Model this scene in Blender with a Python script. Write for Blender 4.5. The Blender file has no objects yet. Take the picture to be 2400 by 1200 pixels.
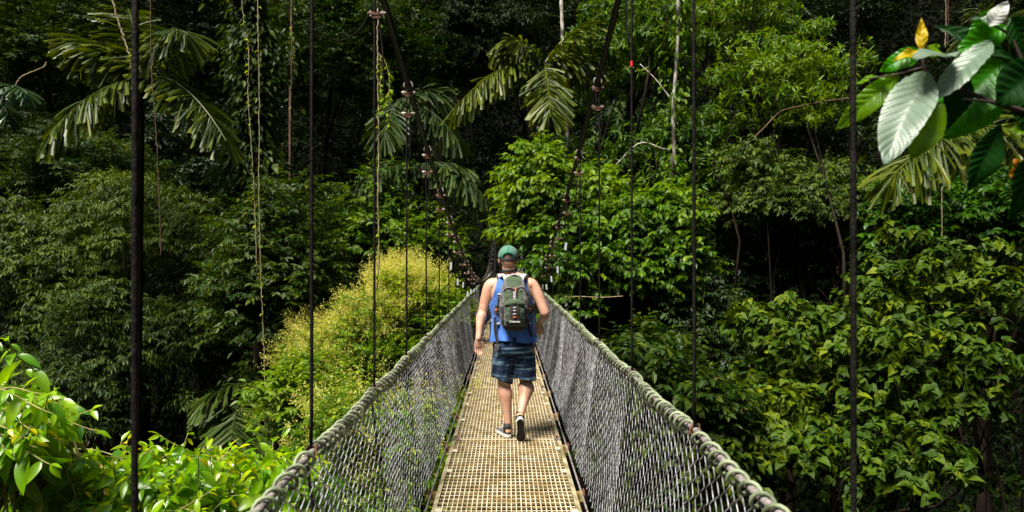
import bpy, math, random
import numpy as np
from mathutils import Vector, Matrix, Euler

random.seed(7)
RNG = np.random.default_rng(11)
sc = bpy.context.scene
COL = sc.collection
R = math.radians

# ------------------------------------------------------------------ camera, sky, sun, exposure
EYE = 1.67
FPX = 1600.0                      # focal length in pixels of the 2400 px wide photograph
cam_d = bpy.data.cameras.new('camera')
cam_d.sensor_width = 36.0
cam_d.lens = 36.0 * FPX / 2400.0
cam_d.clip_start = 0.05
cam_d.clip_end = 1500
cam = bpy.data.objects.new('camera', cam_d)
COL.objects.link(cam)
cam.location = (0, 0, EYE)
cam.rotation_euler = (R(90) + 5 / FPX, 0, -13 / FPX)
cam_d.dof.use_dof = True
cam_d.dof.focus_distance = 6.4
cam_d.dof.aperture_fstop = 4.0
sc.camera = cam
CM = Matrix.Translation(cam.location) @ cam.rotation_euler.to_matrix().to_4x4()

SUN_EL, SUN_AZ = 60.0, 222.0      # azimuth clockwise from +Y : the light comes from the left, a little behind
world = bpy.data.worlds.new('World')
sc.world = world
world.use_nodes = True
wn = world.node_tree
wn.nodes.clear()
sky = wn.nodes.new('ShaderNodeTexSky')
sky.sky_type = 'NISHITA'
sky.sun_disc = False
sky.sun_elevation = R(SUN_EL)
sky.sun_rotation = R(SUN_AZ)
bg = wn.nodes.new('ShaderNodeBackground')
bg.inputs['Strength'].default_value = 0.05
wo = wn.nodes.new('ShaderNodeOutputWorld')
wn.links.new(sky.outputs[0], bg.inputs[0])
wn.links.new(bg.outputs[0], wo.inputs[0])
sun_d = bpy.data.lights.new('sun', 'SUN')
sun_d.energy = 5.0
sun_d.angle = R(24)
sun_d.color = (1.0, 0.95, 0.84)
sun = bpy.data.objects.new('sun', sun_d)
COL.objects.link(sun)
sdir = Vector((math.sin(R(SUN_AZ)) * math.cos(R(SUN_EL)), math.cos(R(SUN_AZ)) * math.cos(R(SUN_EL)), math.sin(R(SUN_EL))))
sun.rotation_euler = (-sdir).to_track_quat('-Z', 'Y').to_euler()
sc.view_settings.view_transform = 'Standard'
sc.view_settings.look = 'None'
sc.view_settings.gamma = 1.0
sc.view_settings.exposure = 1.08
sc.cycles.max_bounces = 6
sc.cycles.diffuse_bounces = 2
sc.cycles.glossy_bounces = 2
sc.cycles.transmission_bounces = 4
sc.cycles.use_denoising = True
sc.cycles.sample_clamp_indirect = 3.0


def P(px, py, y):
    """World point seen at pixel (px,py) of the 2400x1200 photo, at world distance y ahead."""
    d = CM.to_3x3() @ Vector(((px - 1200) / FPX, (600 - py) / FPX, -1.0))
    return Vector(cam.location) + d * (y / d.y)


# ------------------------------------------------------------------ materials
def new_mat(name):
    m = bpy.data.materials.new(name)
    m.use_nodes = True
    nt = m.node_tree
    nt.nodes.clear()
    out = nt.nodes.new('ShaderNodeOutputMaterial')
    return m, nt, out


def ramp(nt, cols, poss=None):
    r = nt.nodes.new('ShaderNodeValToRGB')
    e = r.color_ramp.elements
    n = len(cols)
    poss = poss or [i / (n - 1) for i in range(n)]
    e[0].position, e[1].position = poss[0], poss[-1]
    for i in range(1, n - 1):
        e.new(poss[i])
    for i in range(n):
        e[i].color = (*cols[i], 1)
    return r


def leaf_mat(name, cols, poss=None, rough=0.42, trans=0.35, spec=0.5, spots=False):
    m, nt, out = new_mat(name)
    at = nt.nodes.new('ShaderNodeAttribute')
    at.attribute_name = 'tint'
    rp = ramp(nt, cols, poss)
    nt.links.new(at.outputs['Fac'], rp.inputs[0])
    tc = nt.nodes.new('ShaderNodeTexCoord')
    nz = nt.nodes.new('ShaderNodeTexNoise')
    nz.inputs['Scale'].default_value = 60.0 if spots else 14.0
    nt.links.new(tc.outputs['Object'], nz.inputs['Vector'])
    mx = nt.nodes.new('ShaderNodeMix')
    mx.data_type = 'RGBA'
    mx.blend_type = 'MULTIPLY'
    mx.inputs[0].default_value = 0.55
    h0 = nt.nodes.new('ShaderNodeHueSaturation')
    h0.inputs['Saturation'].default_value = 1.42
    nt.links.new(rp.outputs[0], h0.inputs['Color'])
    nt.links.new(h0.outputs[0], mx.inputs[6])
    r2 = ramp(nt, [(0.55, 0.6, 0.5), (1.15, 1.1, 1.1)], [0.3, 0.7])
    nt.links.new(nz.outputs[0], r2.inputs[0])
    nt.links.new(r2.outputs[0], mx.inputs[7])
    pb = nt.nodes.new('ShaderNodeBsdfPrincipled')
    pb.inputs['Roughness'].default_value = rough
    pb.inputs['Specular IOR Level'].default_value = spec
    nt.links.new(mx.outputs[2], pb.inputs['Base Color'])
    tr = nt.nodes.new('ShaderNodeBsdfTranslucent')
    hs = nt.nodes.new('ShaderNodeHueSaturation')
    hs.inputs['Hue'].default_value = 0.485
    hs.inputs['Saturation'].default_value = 1.15
    hs.inputs['Value'].default_value = 1.7
    nt.links.new(mx.outputs[2], hs.inputs['Color'])
    nt.links.new(hs.outputs[0], tr.inputs[0])
    ms = nt.nodes.new('ShaderNodeMixShader')
    ms.inputs[0].default_value = trans
    nt.links.new(pb.outputs[0], ms.inputs[1])
    nt.links.new(tr.outputs[0], ms.inputs[2])
    nt.links.new(ms.outputs[0], out.inputs[0])
    return m


def noise_mat(name, c1, c2, scale=8.0, rough=0.6, metallic=0.0, bump=0.0, bscale=None, detail=4.0, spec=0.5, lo=0.35, hi=0.65, stretch=(1, 1, 1), coords='Object'):
    m, nt, out = new_mat(name)
    tc = nt.nodes.new('ShaderNodeTexCoord')
    mp = nt.nodes.new('ShaderNodeMapping')
    mp.inputs['Scale'].default_value = stretch
    nz = nt.nodes.new('ShaderNodeTexNoise')
    nz.inputs['Scale'].default_value = scale
    nz.inputs['Detail'].default_value = detail
    nt.links.new(tc.outputs[coords], mp.inputs[0])
    nt.links.new(mp.outputs[0], nz.inputs['Vector'])
    rp = ramp(nt, [c1, c2], [lo, hi])
    nt.links.new(nz.outputs[0], rp.inputs[0])
    pb = nt.nodes.new('ShaderNodeBsdfPrincipled')
    pb.inputs['Roughness'].default_value = rough
    pb.inputs['Metallic'].default_value = metallic
    pb.inputs['Specular IOR Level'].default_value = spec
    nt.links.new(rp.outputs[0], pb.inputs['Base Color'])
    if bump:
        n2 = nt.nodes.new('ShaderNodeTexNoise')
        n2.inputs['Scale'].default_value = bscale or scale * 3
        n2.inputs['Detail'].default_value = 5
        nt.links.new(mp.outputs[0], n2.inputs['Vector'])
        bp = nt.nodes.new('ShaderNodeBump')
        bp.inputs['Strength'].default_value = bump
        bp.inputs['Distance'].default_value = 0.01
        nt.links.new(n2.outputs[0], bp.inputs['Height'])
        nt.links.new(bp.outputs[0], pb.inputs['Normal'])
    nt.links.new(pb.outputs[0], out.inputs[0])
    return m


# ------------------------------------------------------------------ mesh helpers
def np_mesh(name, V, F, tint=None, smooth=False, mats=(), matidx=None):
    """V (n,3), F: (m,3) or (m,4) int array or a list of such arrays."""
    if not isinstance(F, list):
        F = [F]
    F = [np.asarray(f, dtype=np.int32) for f in F if len(f)]
    me = bpy.data.meshes.new(name)
    V = np.asarray(V, dtype=np.float32)
    me.vertices.add(len(V))
    me.vertices.foreach_set('co', V.ravel())
    loops = np.concatenate([f.ravel() for f in F])
    tot = np.concatenate([np.full(len(f), f.shape[1], np.int32) for f in F])
    start = np.concatenate([[0], np.cumsum(tot)[:-1]]).astype(np.int32)
    me.loops.add(len(loops))
    me.loops.foreach_set('vertex_index', loops)
    me.polygons.add(len(tot))
    me.polygons.foreach_set('loop_start', start)
    me.polygons.foreach_set('loop_total', tot)
    for m in mats:
        me.materials.append(m)
    if matidx is not None:
        me.polygons.foreach_set('material_index', np.asarray(matidx, np.int32))
    me.polygons.foreach_set('use_smooth', np.full(len(tot), smooth, dtype=bool))
    if tint is not None:
        a = me.attributes.new('tint', 'FLOAT', 'POINT')
        a.data.foreach_set('value', np.asarray(tint, np.float32))
    me.update(calc_edges=True)
    me.validate()
    return me


def link(name, me, parent=None, **props):
    o = bpy.data.objects.new(name, me)
    COL.objects.link(o)
    if parent is not None:
        o.parent = parent
        pm = parent
        off = Vector((0, 0, 0))
        while pm is not None:
            off += Vector(pm.location)
            pm = pm.parent
        if me is not None:
            o.location = -off if parent.parent is None else Vector((0, 0, 0))
    for k, v in props.items():
        o[k] = v
    return o


def thing(name, label, cat, loc=(0, 0, 0), group=None):
    o = bpy.data.objects.new(name, None)
    COL.objects.link(o)
    o.empty_display_size = 0.1
    o.location = loc
    o['label'] = label
    o['category'] = cat
    if group:
        o['group'] = group
    return o


class MB:
    """collects geometry of one mesh"""
    def __init__(s):
        s.V, s.T, s.Q, s.n = [], [], [], 0
        s.mt, s.mq = [], []

    def add(s, V, T=None, Q=None, mi=0):
        V = np.asarray(V, float)
        if T is not None and len(T):
            s.T.append(np.asarray(T) + s.n)
            s.mt += [mi] * len(T)
        if Q is not None and len(Q):
            s.Q.append(np.asarray(Q) + s.n)
            s.mq += [mi] * len(Q)
        s.V.append(V)
        s.n += len(V)

    def box(s, c, h, mi=0, M=None):
        c, h = np.array(c, float), np.array(h, float)
        S = np.array([[-1, -1, -1], [1, -1, -1], [1, 1, -1], [-1, 1, -1], [-1, -1, 1], [1, -1, 1], [1, 1, 1], [-1, 1, 1]], float)
        V = S * h
        if M is not None:
            V = V @ np.array(M.to_3x3()).T
        s.add(V + c, Q=[[0, 3, 2, 1], [4, 5, 6, 7], [0, 1, 5, 4], [1, 2, 6, 5], [2, 3, 7, 6], [3, 0, 4, 7]], mi=mi)

    def tube(s, pts, rad, n=8, mi=0, cap=True):
        pts = np.asarray(pts, float)
        m = len(pts)
        rad = np.broadcast_to(np.asarray(rad, float), (m,))
        tan = np.gradient(pts, axis=0)
        tan /= np.linalg.norm(tan, axis=1)[:, None] + 1e-12
        u = np.cross(tan[0], [0, 0, 1.0])
        if np.linalg.norm(u) < 1e-3:
            u = np.cross(tan[0], [0, 1.0, 0])
        u /= np.linalg.norm(u)
        V = []
        a = np.arange(n) * 2 * np.pi / n
        for i in range(m):
            u = u - tan[i] * np.dot(u, tan[i])
            u /= np.linalg.norm(u) + 1e-12
            w = np.cross(tan[i], u)
            V.append(pts[i] + rad[i] * (np.cos(a)[:, None] * u + np.sin(a)[:, None] * w))
        V = np.concatenate(V)
        i, j = np.meshgrid(np.arange(m - 1), np.arange(n), indexing='ij')
        k = (j + 1) % n
        Q = np.stack([i * n + j, i * n + k, (i + 1) * n + k, (i + 1) * n + j], -1).reshape(-1, 4)
        T = []
        if cap:
            V = np.concatenate([V, pts[:1], pts[-1:]])
            b, e = m * n, m * n + 1
            for q in range(n):
                T.append([b, (q + 1) % n, q])
                T.append([e, (m - 1) * n + q, (m - 1) * n + (q + 1) % n])
        s.add(V, T=T, Q=Q, mi=mi)

    def loft(s, rings, mi=0, cap=True, closed=True):
        """rings: (m,n,3)"""
        rings = np.asarray(rings, float)
        m, n = rings.shape[:2]
        V = rings.reshape(-1, 3)
        nn = n if closed else n - 1
        i, j = np.meshgrid(np.arange(m - 1), np.arange(nn), indexing='ij')
        k = (j + 1) % n
        Q = np.stack([i * n + j, i * n + k, (i + 1) * n + k, (i + 1) * n + j], -1).reshape(-1, 4)
        T = []
        if cap and closed:
            V = np.concatenate([V, rings[0].mean(0)[None], rings[-1].mean(0)[None]])
            for q in range(n):
                T.append([m * n, (q + 1) % n, q])
                T.append([m * n + 1, (m - 1) * n + q, (m - 1) * n + (q + 1) % n])
        s.add(V, T=T, Q=Q, mi=mi)

    def sphere(s, c, r, n=12, mi=0):
        c = np.array(c, float)
        r = np.broadcast_to(np.asarray(r, float), (3,))
        th = np.linspace(0.001, np.pi - 0.001, n)
        ph = np.arange(2 * n) * np.pi / n
        rings = np.stack([np.stack([np.sin(t) * np.cos(ph), np.sin(t) * np.sin(ph), np.full(2 * n, -np.cos(t))], -1) for t in th]) * r + c
        s.loft(rings, mi=mi)

    def mesh(s, name, mats, smooth=False, tint=None):
        F, mi = [], []
        if s.Q:
            F.append(np.concatenate(s.Q)); mi += s.mq
        if s.T:
            F.append(np.concatenate(s.T)); mi += s.mt
        if not isinstance(mats, (list, tuple)):
            mats = [mats]
        return np_mesh(name, np.concatenate(s.V), F, smooth=smooth, mats=mats, matidx=mi, tint=tint)


def baked(me, mods):
    """apply modifiers [(type, {attrs})] to a mesh, return the new mesh"""
    o = bpy.data.objects.new('tmp', me)
    COL.objects.link(o)
    for t, kw in mods:
        md = o.modifiers.new(t, t)
        for k, v in kw.items():
            setattr(md, k, v)
    dg = bpy.context.evaluated_depsgraph_get()
    dg.update()
    ev = o.evaluated_get(dg)
    out = bpy.data.meshes.new_from_object(ev)
    bpy.data.objects.remove(o)
    return out


def spline(pts, n):
    """Catmull-Rom through pts (k,d), n samples"""
    p = np.asarray(pts, float)
    k = len(p)
    ext = np.concatenate([[2 * p[0] - p[1]], p, [2 * p[-1] - p[-2]]])
    t = np.linspace(0, k - 1 - 1e-9, n)
    i = np.floor(t).astype(int)
    f = (t - i)[:, None]
    a, b, c, d = ext[i], ext[i + 1], ext[i + 2], ext[i + 3]
    return 0.5 * ((2 * b) + (-a + c) * f + (2 * a - 5 * b + 4 * c - d) * f ** 2 + (-a + 3 * b - 3 * c + d) * f ** 3)


def nrm(a):
    return a / (np.linalg.norm(a, axis=-1, keepdims=True) + 1e-9)


# ------------------------------------------------------------------ leaves
def leaf_tpl(width=0.35, seg=2, fold=0.18, curl=0.15, peak=0.42, power=1.0):
    ts = np.linspace(0, 1, seg + 2)[1:-1] if seg > 2 else (np.array([peak]) if seg < 2 else np.array([peak * 0.75, 0.5 + peak * 0.5]))
    def w(t):
        x = t / peak if t < peak else (1 - t) / (1 - peak)
        return width * 0.5 * math.sin(x * math.pi / 2) ** power
    V = [[0, 0, 0]]
    for t in ts:
        hw = w(t)
        z = -curl * t * t
        V += [[-hw, t, z + fold * hw * 2], [0, t, z], [hw, t, z + fold * hw * 2]]
    V.append([0, 1, -curl])
    T = [[0, 2, 1], [0, 3, 2]]
    for i in range(len(ts) - 1):
        a, b = 1 + 3 * i, 4 + 3 * i
        T += [[a, a + 1, b + 1], [a, b + 1, b], [a + 1, a + 2, b + 2], [a + 1, b + 2, b + 1]]
    a = 1 + 3 * (len(ts) - 1)
    e = len(V) - 1
    T += [[a, a + 1, e], [a + 1, a + 2, e]]
    return np.array(V, float), np.array(T)


def heart_tpl(seg=1):
    V = [[0, 0, 0], [-0.30, -0.10, 0.02], [0.30, -0.10, 0.02], [-0.42, 0.2, 0.07], [0, 0.3, -0.03], [0.42, 0.2, 0.07],
         [-0.27, 0.55, 0.0], [0, 0.6, -0.09], [0.27, 0.55, 0.0], [0, 1.0, -0.25]]
    T = [[0, 4, 3], [0, 3, 1], [0, 2, 5], [0, 5, 4], [3, 4, 7], [3, 7, 6], [4, 5, 8], [4, 8, 7], [6, 7, 9], [7, 8, 9]]
    return np.array(V, float), np.array(T)


TPL = {
    'fine': leaf_tpl(0.42, 1),
    'lance': leaf_tpl(0.30, 2),
    'oval': leaf_tpl(0.50, 2, curl=0.2),
    'broad': leaf_tpl(0.58, 3, fold=0.12, curl=0.3, peak=0.4),
    'near': leaf_tpl(0.38, 9, fold=0.16, curl=0.28, peak=0.38, power=0.85),
    'heart': heart_tpl(),
    'strap': leaf_tpl(0.16, 2, fold=0.3, curl=0.35),
}


def leaves(tpl, pos, dr, up, size):
    """place leaves; returns V,F"""
    tv, tf = TPL[tpl]
    y = nrm(dr)
    x = nrm(np.cross(y, up))
    z = np.cross(x, y)
    n = len(pos)
    V = pos[:, None, :] + size[:, None, None] * (tv[None, :, 0:1] * x[:, None, :] + tv[None, :, 1:2] * y[:, None, :] + tv[None, :, 2:3] * z[:, None, :])
    F = tf[None] + (np.arange(n) * len(tv))[:, None, None]
    return V.reshape(-1, 3), F.reshape(-1, 3), len(tv)


def sphere_dirs(n, zmin=-0.25, rng=RNG):
    z = rng.uniform(zmin, 1, n)
    a = rng.uniform(0, 2 * np.pi, n)
    r = np.sqrt(1 - z * z)
    return np.stack([r * np.cos(a), r * np.sin(a), z], -1)


UP = np.array([0, 0, 1.0])


def crown_mesh(name, C, Rad, mat, tpl='oval', leaf=0.12, nclump=26, cr=0.9, nspray=60, per=9, style='spray', seed=1,
               flat=0.55, droop=0.35, tmix=0.5, front=True, young=0.05, spray_len=2.6):
    """A crown of leaf clumps. Every clump is a flattened dome of twigs; returns mesh and clump centres"""
    rng = np.random.default_rng(seed)
    C, Rad = np.array(C, float), np.array(Rad, float)
    cc = []
    tries = 0
    while len(cc) < nclump:
        d = sphere_dirs(1, -0.75, rng)[0]
        if front and d[1] > 0.25 and rng.random() < 0.75:
            continue
        f = rng.uniform(0.35, 1.0) ** 0.6 * (1 + .16 * math.sin(d[0] * 5 + seed) + .14 * math.sin(d[2] * 6 + seed * 2))
        if rng.random() < .12:
            f *= 1.22
        c = C + d * Rad * f
        tries += 1
        # keep clumps apart so that gaps stay
        if cc and np.min(np.linalg.norm((np.array(cc) - c) * [1, 1, 1.7], axis=1)) < cr * (1.0 if tries < 12 * nclump else .7) and rng.random() < (.95 if tries < 40 * nclump else .5):
            continue
        cc.append(c)
    cc = np.array(cc)
    rr = cr * rng.uniform(0.5, 1.3, nclump)
    n = nclump * nspray
    ci = np.repeat(np.arange(nclump), nspray)
    d = sphere_dirs(n, -0.3, rng)
    lump = 1 + 0.22 * np.sin(d[:, 0] * 7 + ci) + 0.2 * np.sin(d[:, 1] * 8 + ci * 2)
    base = cc[ci] + d * (rr[ci] * lump * rng.uniform(0.55, 1.0, n))[:, None] * np.array([1, 1, flat])
    ax = nrm(d * [1, 1, 0.55] + rng.normal(0, 0.25, (n, 3)) + [0, 0, -0.15 * droop])
    side = nrm(np.cross(ax, UP + rng.normal(0, .2, (n, 3))))
    L = leaf * spray_len * rng.uniform(0.7, 1.2, n)
    si = np.repeat(np.arange(n), per)
    k = np.tile(np.arange(per), n)
    if style == 'spray':
        t = (k + 0.5) / per
        sgn = np.where(k % 2 == 0, 1.0, -1.0)
        pos = base[si] + ax[si] * (L[si] * t)[:, None] - UP * (0.25 * droop * L[si] * t * t)[:, None]
        dr = ax[si] * 0.55 + side[si] * (sgn * 0.85)[:, None] + rng.normal(0, .22, (len(si), 3)) - UP * droop
        last = k == per - 1
        dr[last] = ax[si][last] - UP * droop * 0.8
        up = UP + ax[si] * 0.35 + rng.normal(0, .3, (len(si), 3))
    else:
        a = k * 2.39996 + rng.uniform(0, 6.28, n)[si]
        v = np.cross(ax, side)
        tip = base + ax * (L * 0.3)[:, None]
        pos = tip[si] + rng.normal(0, leaf * 0.12, (len(si), 3))
        rad = np.cos(a)[:, None] * side[si] + np.sin(a)[:, None] * v[si]
        dr = rad * 0.9 + ax[si] * 0.35 - UP * droop + rng.normal(0, .12, (len(si), 3))
        up = UP * 0.9 + ax[si] * 0.6 + rng.normal(0, .2, (len(si), 3))
    sz = leaf * rng.uniform(0.5, 1.22, len(si))
    V, F, kv = leaves(tpl, pos, dr, up, sz)
    clt = rng.uniform(-0.18, 0.18, nclump)
    tint = np.clip(rng.normal(tmix, 0.16, len(si)) + clt[ci][si], 0, 0.93)
    yg = rng.random(len(si)) < young
    tint[yg] = 1.0
    me = np_mesh(name, V, F, tint=np.repeat(tint, kv), mats=[mat])
    return me, cc


def limbs_mesh(name, root, C, cc, mat, r0=0.16, seed=1, nl=9, pale=None):
    rng = np.random.default_rng(seed + 500)
    mb = MB()
    root, C = np.array(root, float), np.array(C, float)
    H = C[2] - root[2]
    mid = (root + C) / 2 + rng.normal(0, 0.04 * H, 3) * [1, 1, 0]
    p = spline([root, mid, C + [0, 0, -0.1]], 14)
    mb.tube(p, np.linspace(r0, r0 * 0.45, 14) * (1 + 0.05 * rng.normal(size=14)), 9)
    sel = rng.permutation(len(cc))[:nl]
    for i in sel:
        a = p[rng.integers(8, 14)]
        e = cc[i]
        m = (a + e) / 2 + rng.normal(0, 0.12, 3) * np.linalg.norm(e - a) + [0, 0, -0.08 * np.linalg.norm(e - a)]
        q = spline([a, m, e], 8)
        mb.tube(q, np.linspace(r0 * 0.36, r0 * 0.08, 8), 6)
        for j in range(3):
            b = q[rng.integers(3, 8)]
            f = e + rng.normal(0, 0.45, 3) * [1, 1, .5]
            mb.tube(spline([b, (b + f) / 2 + rng.normal(0, .08, 3), f], 5), np.linspace(r0 * 0.12, r0 * 0.04, 5), 4)
    return mb.mesh(name, mat, smooth=True)


# ------------------------------------------------------------------ terrain
TY = np.array([-90, -60, -30, -12, -6, 0, 6, 14, 22, 30, 36, 40.5, 47, 60, 80, 120, 220])
TZ = np.array([45, 34, 14, -0.3, -1.4, -6, -10, -14, -14.5, -10, -5, -0.4, 0.2, 11, 30, 62, 85.0])  # unseen rise behind the camera is added to cut low frontal light


def ground_h(x, y):
    x, y = np.asarray(x, float), np.asarray(y, float)
    h = np.interp(y, TY, TZ)
    h = h + np.clip(np.abs(x) - 26, 0, None) * 0.45  # sides raised to close the gorge against low light
    near = np.clip((np.abs(x) - 2.5) / 8, 0, 1)
    h = h + near * (0.9 * np.sin(x * 0.31 + y * 0.11) + 0.7 * np.sin(x * 0.13 - y * 0.27 + 2) + 0.3 * np.sin(x * 0.9 + y * 0.7))
    h = h + np.clip((np.abs(x) - 3) / 14, 0, 1) * 2.0 * (y > 30)
    return h


M = {}
M['earth'] = noise_mat('forest_floor', (0.004, 0.0045, 0.0025), (0.012, 0.010, 0.006), scale=1.2, rough=0.95, bump=0.6, spec=0.1, coords='Object')
xs = np.concatenate([np.linspace(-220, -40, 24)[:-1], np.linspace(-40, 40, 110), np.linspace(40, 220, 24)[1:]])
ys = np.concatenate([np.linspace(-90, 70, 190), np.linspace(72, 220, 40)])
gx, gy = np.meshgrid(xs, ys, indexing='ij')
gz = ground_h(gx, gy)
nV = np.stack([gx, gy, gz], -1).reshape(-1, 3)
i, j = np.meshgrid(np.arange(len(xs) - 1), np.arange(len(ys) - 1), indexing='ij')
ny = len(ys)
Qg = np.stack([i * ny + j, (i + 1) * ny + j, (i + 1) * ny + j + 1, i * ny + j + 1], -1).reshape(-1, 4)
ter = link('ground', np_mesh('ground', nV, Qg, smooth=True, mats=[M['earth']]), kind='structure')

# ------------------------------------------------------------------ bridge
M['top'] = noise_mat('worn_grating_top', (0.38, 0.31, 0.18), (0.78, 0.70, 0.53), scale=6, rough=0.55, detail=6)
M['side'] = noise_mat('aged_grating_side', (0.12, 0.065, 0.015), (0.46, 0.32, 0.10), scale=16, rough=0.7, detail=6)
M['edge'] = noise_mat('stained_edge_channel', (0.16, 0.13, 0.06), (0.44, 0.38, 0.24), scale=7, rough=0.7, detail=6)
M['galv'] = noise_mat('weathered_wire', (0.075, 0.065, 0.062), (0.46, 0.46, 0.49), scale=16, rough=0.42, metallic=0.2, detail=5)
M['rust'] = noise_mat('rusty_steel', (0.05, 0.018, 0.010), (0.17, 0.065, 0.03), scale=40, rough=0.7, metallic=0.2)
M['nut'] = noise_mat('pale_steel', (0.12, 0.08, 0.06), (0.36, 0.32, 0.28), scale=60, rough=0.5, metallic=0.4)
M['cable'] = noise_mat('steel_cable', (0.003, 0.0025, 0.002), (0.014, 0.012, 0.010), scale=25, rough=0.7, metallic=0.0, spec=.12, bump=0.5, bscale=120, stretch=(1, 1, 1))
M['dcable'] = noise_mat('dark_main_cable', (0.005, 0.004, 0.004), (0.018, 0.014, 0.012), scale=25, rough=0.6, bump=0.4, bscale=90)
M['rope'] = noise_mat('grey_rope', (0.12, 0.10, 0.09), (0.33, 0.29, 0.27), scale=30, rough=0.7, bump=0.5, bscale=150)
M['hose'] = noise_mat('green_hose', (0.065, 0.085, 0.042), (0.31, 0.36, 0.21), scale=9, rough=0.6, detail=6)
M['tape'] = noise_mat('silver_tape', (0.45, 0.47, 0.5), (0.75, 0.76, 0.78), scale=50, rough=0.3, metallic=0.3)
M['redtape'] = noise_mat('red_tape', (0.5, 0.01, 0.01), (0.6, 0.03, 0.02), scale=10, rough=0.5)
M['concrete'] = noise_mat('dark_post', (0.03, 0.03, 0.028), (0.07, 0.065, 0.06), scale=5, rough=0.8)

Y0, Y1 = -8.0, 41.3
XL, XR = -0.72, 0.73
ZL, ZR = EYE - 0.71, EYE - 0.665
bridge = thing('suspension_bridge', 'long narrow hanging footbridge of pale grating with chain-link sides strung over the forest gorge', 'footbridge', (0, Y0, 0))


def bpart(name, me, **kw):
    return link(name, me, bridge, **kw)


def sub(name, me, parent, **kw):
    o = bpy.data.objects.new(name, me)
    COL.objects.link(o)
    o.parent = parent
    for k, v in kw.items():
        o[k] = v
    return o


# deck panels: one built, the others copied with their clips
PL = 2.5
mb = MB()
nb = 28
W = 0.478
bw = 2 * (W - 0.012) / nb
for k in range(1, nb):
    mb.box((-(W - 0.012) + k * bw, PL / 2, -0.011), (0.0032, PL / 2 - 0.012, 0.010))
nc = 34
cw = PL / nc
for k in range(1, nc):
    for q in range(nb):
        x0 = -(W - 0.012) + q * bw
        mb.box((x0 + bw / 2, k * cw, -0.0082), (bw / 2 - 0.0032, 0.0042, 0.0065))
for sx in (-1, 1):
    mb.box((sx * (W - 0.006), PL / 2, -0.013), (0.006, PL / 2 - 0.003, 0.018))
    mb.box((sx * (W + 0.011), PL / 2, -0.022), (0.0085, PL / 2 - 0.003, 0.02))
for y_ in (0.008, PL - 0.008):
    mb.box((0, y_, -0.014), (W - 0.012, 0.006, 0.017))
V = np.concatenate(mb.V)
Q = np.concatenate(mb.Q)
a = V[Q]
nn = np.cross(a[:, 1] - a[:, 0], a[:, 2] - a[:, 0])
nn /= np.linalg.norm(nn, axis=1)[:, None]
keep = nn[:, 2] > -0.5
Q, nn = Q[keep], nn[keep]
cxx = np.abs(V[Q].mean(1)[:, 0])
mi = np.where(cxx > W - .0135, 2, np.where(nn[:, 2] > 0.5, 0, 1))
panel_me = np_mesh('deck_panel', V, Q, mats=[M['top'], M['side'], M['edge']], matidx=mi)
clip = MB()
clip.box((0, 0, 0.004), (0.021, 0.03, 0.0035))
clip.box((0, 0, 0.010), (0.009, 0.009, 0.004))
clip.box((0.0, 0.0, -0.014), (0.019, 0.019, 0.012))
clip_me = clip.mesh('clip', M['top'])
brk = MB()
brk.box((0, 0, -0.008), (0.028, 0.045, 0.020))
brk.box((0, -0.02, 0.016), (0.010, 0.010, 0.006), mi=1)
brk.box((0, 0.02, 0.016), (0.010, 0.010, 0.006), mi=1)
brk_me = brk.mesh('bracket', [M['nut'], M['rust']])
npan = int(round((Y1 - Y0) / PL)) + 1
ystart = 6.29 - PL * 6
for k in range(npan):
    y = ystart + k * PL
    if y > 42:
        break
    p = bpart('deck_panel', panel_me)
    p.location = Vector((0, y, 0)) - Vector(bridge.location)
    p.rotation_euler = (R(random.uniform(-.08, .08)), 0, R(random.uniform(-.05, .05)))
    for sx in (-1, 1):
        for f in (0.28, 0.62, 0.86):
            c = sub('clip', clip_me, p)
            c.location = (sx * (W - 0.034), PL * f + random.uniform(-.05, .05), 0.002)
        c = sub('bracket', brk_me, p)
        c.location = (sx * (W - 0.012), 0.0, 0.008)

# cross beams below the deck with plates at their ends
beam = MB()
beam.box((0, 0, -0.075), (0.56, 0.028, 0.030))
for sx in (-1, 1):
    beam.box((sx * 0.566, 0, -0.075), (0.005, 0.045, 0.045), mi=1)
    beam.tube([[sx * 0.571, 0, -0.075], [sx * 0.583, 0, -0.075]], 0.014, 8, mi=1)
beam_me = beam.mesh('cross_beam', [M['side'], M['rust']])
for k in range(40):
    y = 5.0 - 1.25 * 10 + k * 1.25
    if Y0 < y < Y1:
        o = bpart('cross_beam', beam_me)
        o.location = Vector((0, y, 0)) - Vector(bridge.location)
# longitudinal cables below the deck edges
for sx in (-1, 1):
    mb = MB()
    ysq = np.linspace(Y0, Y1, 60)
    mb.tube(np.stack([np.full(60, sx * 0.55), ysq, np.full(60, -0.05)], -1), 0.008, 6)
    bpart('edge_cable', mb.mesh('edge_cable', M['rope'], smooth=True))


def rail_pt(side, y):
    X = XL if side < 0 else XR
    Z = ZL if side < 0 else ZR
    return X, Z


hy = {-1: [1.33 + 1.2 * n for n in range(-7, 33)], 1: [-6.4, -5.1, -3.8, -2.5, -1.2, 0.1, 1.43, 2.65, 3.97, 5.36, 6.75, 8.1] + [9.4 + 1.29 * n for n in range(25)]}
NAD = EYE - 0.64


def cable_z(side, y):
    a = 0.0073 if side < 0 else 0.0083
    if y > 21:
        a = 0.0072
    return NAD + a * (y - 21) ** 2 if y > -12 else NAD


def rail_sag(side, y):
    """small sag of the hand rail between hangers"""
    hs = hy[side]
    for a_, b_ in zip(hs[:-1], hs[1:]):
        if a_ <= y <= b_:
            t = (y - a_) / (b_ - a_)
            return -0.022 * 4 * t * (1 - t)
    return 0.0


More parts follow.
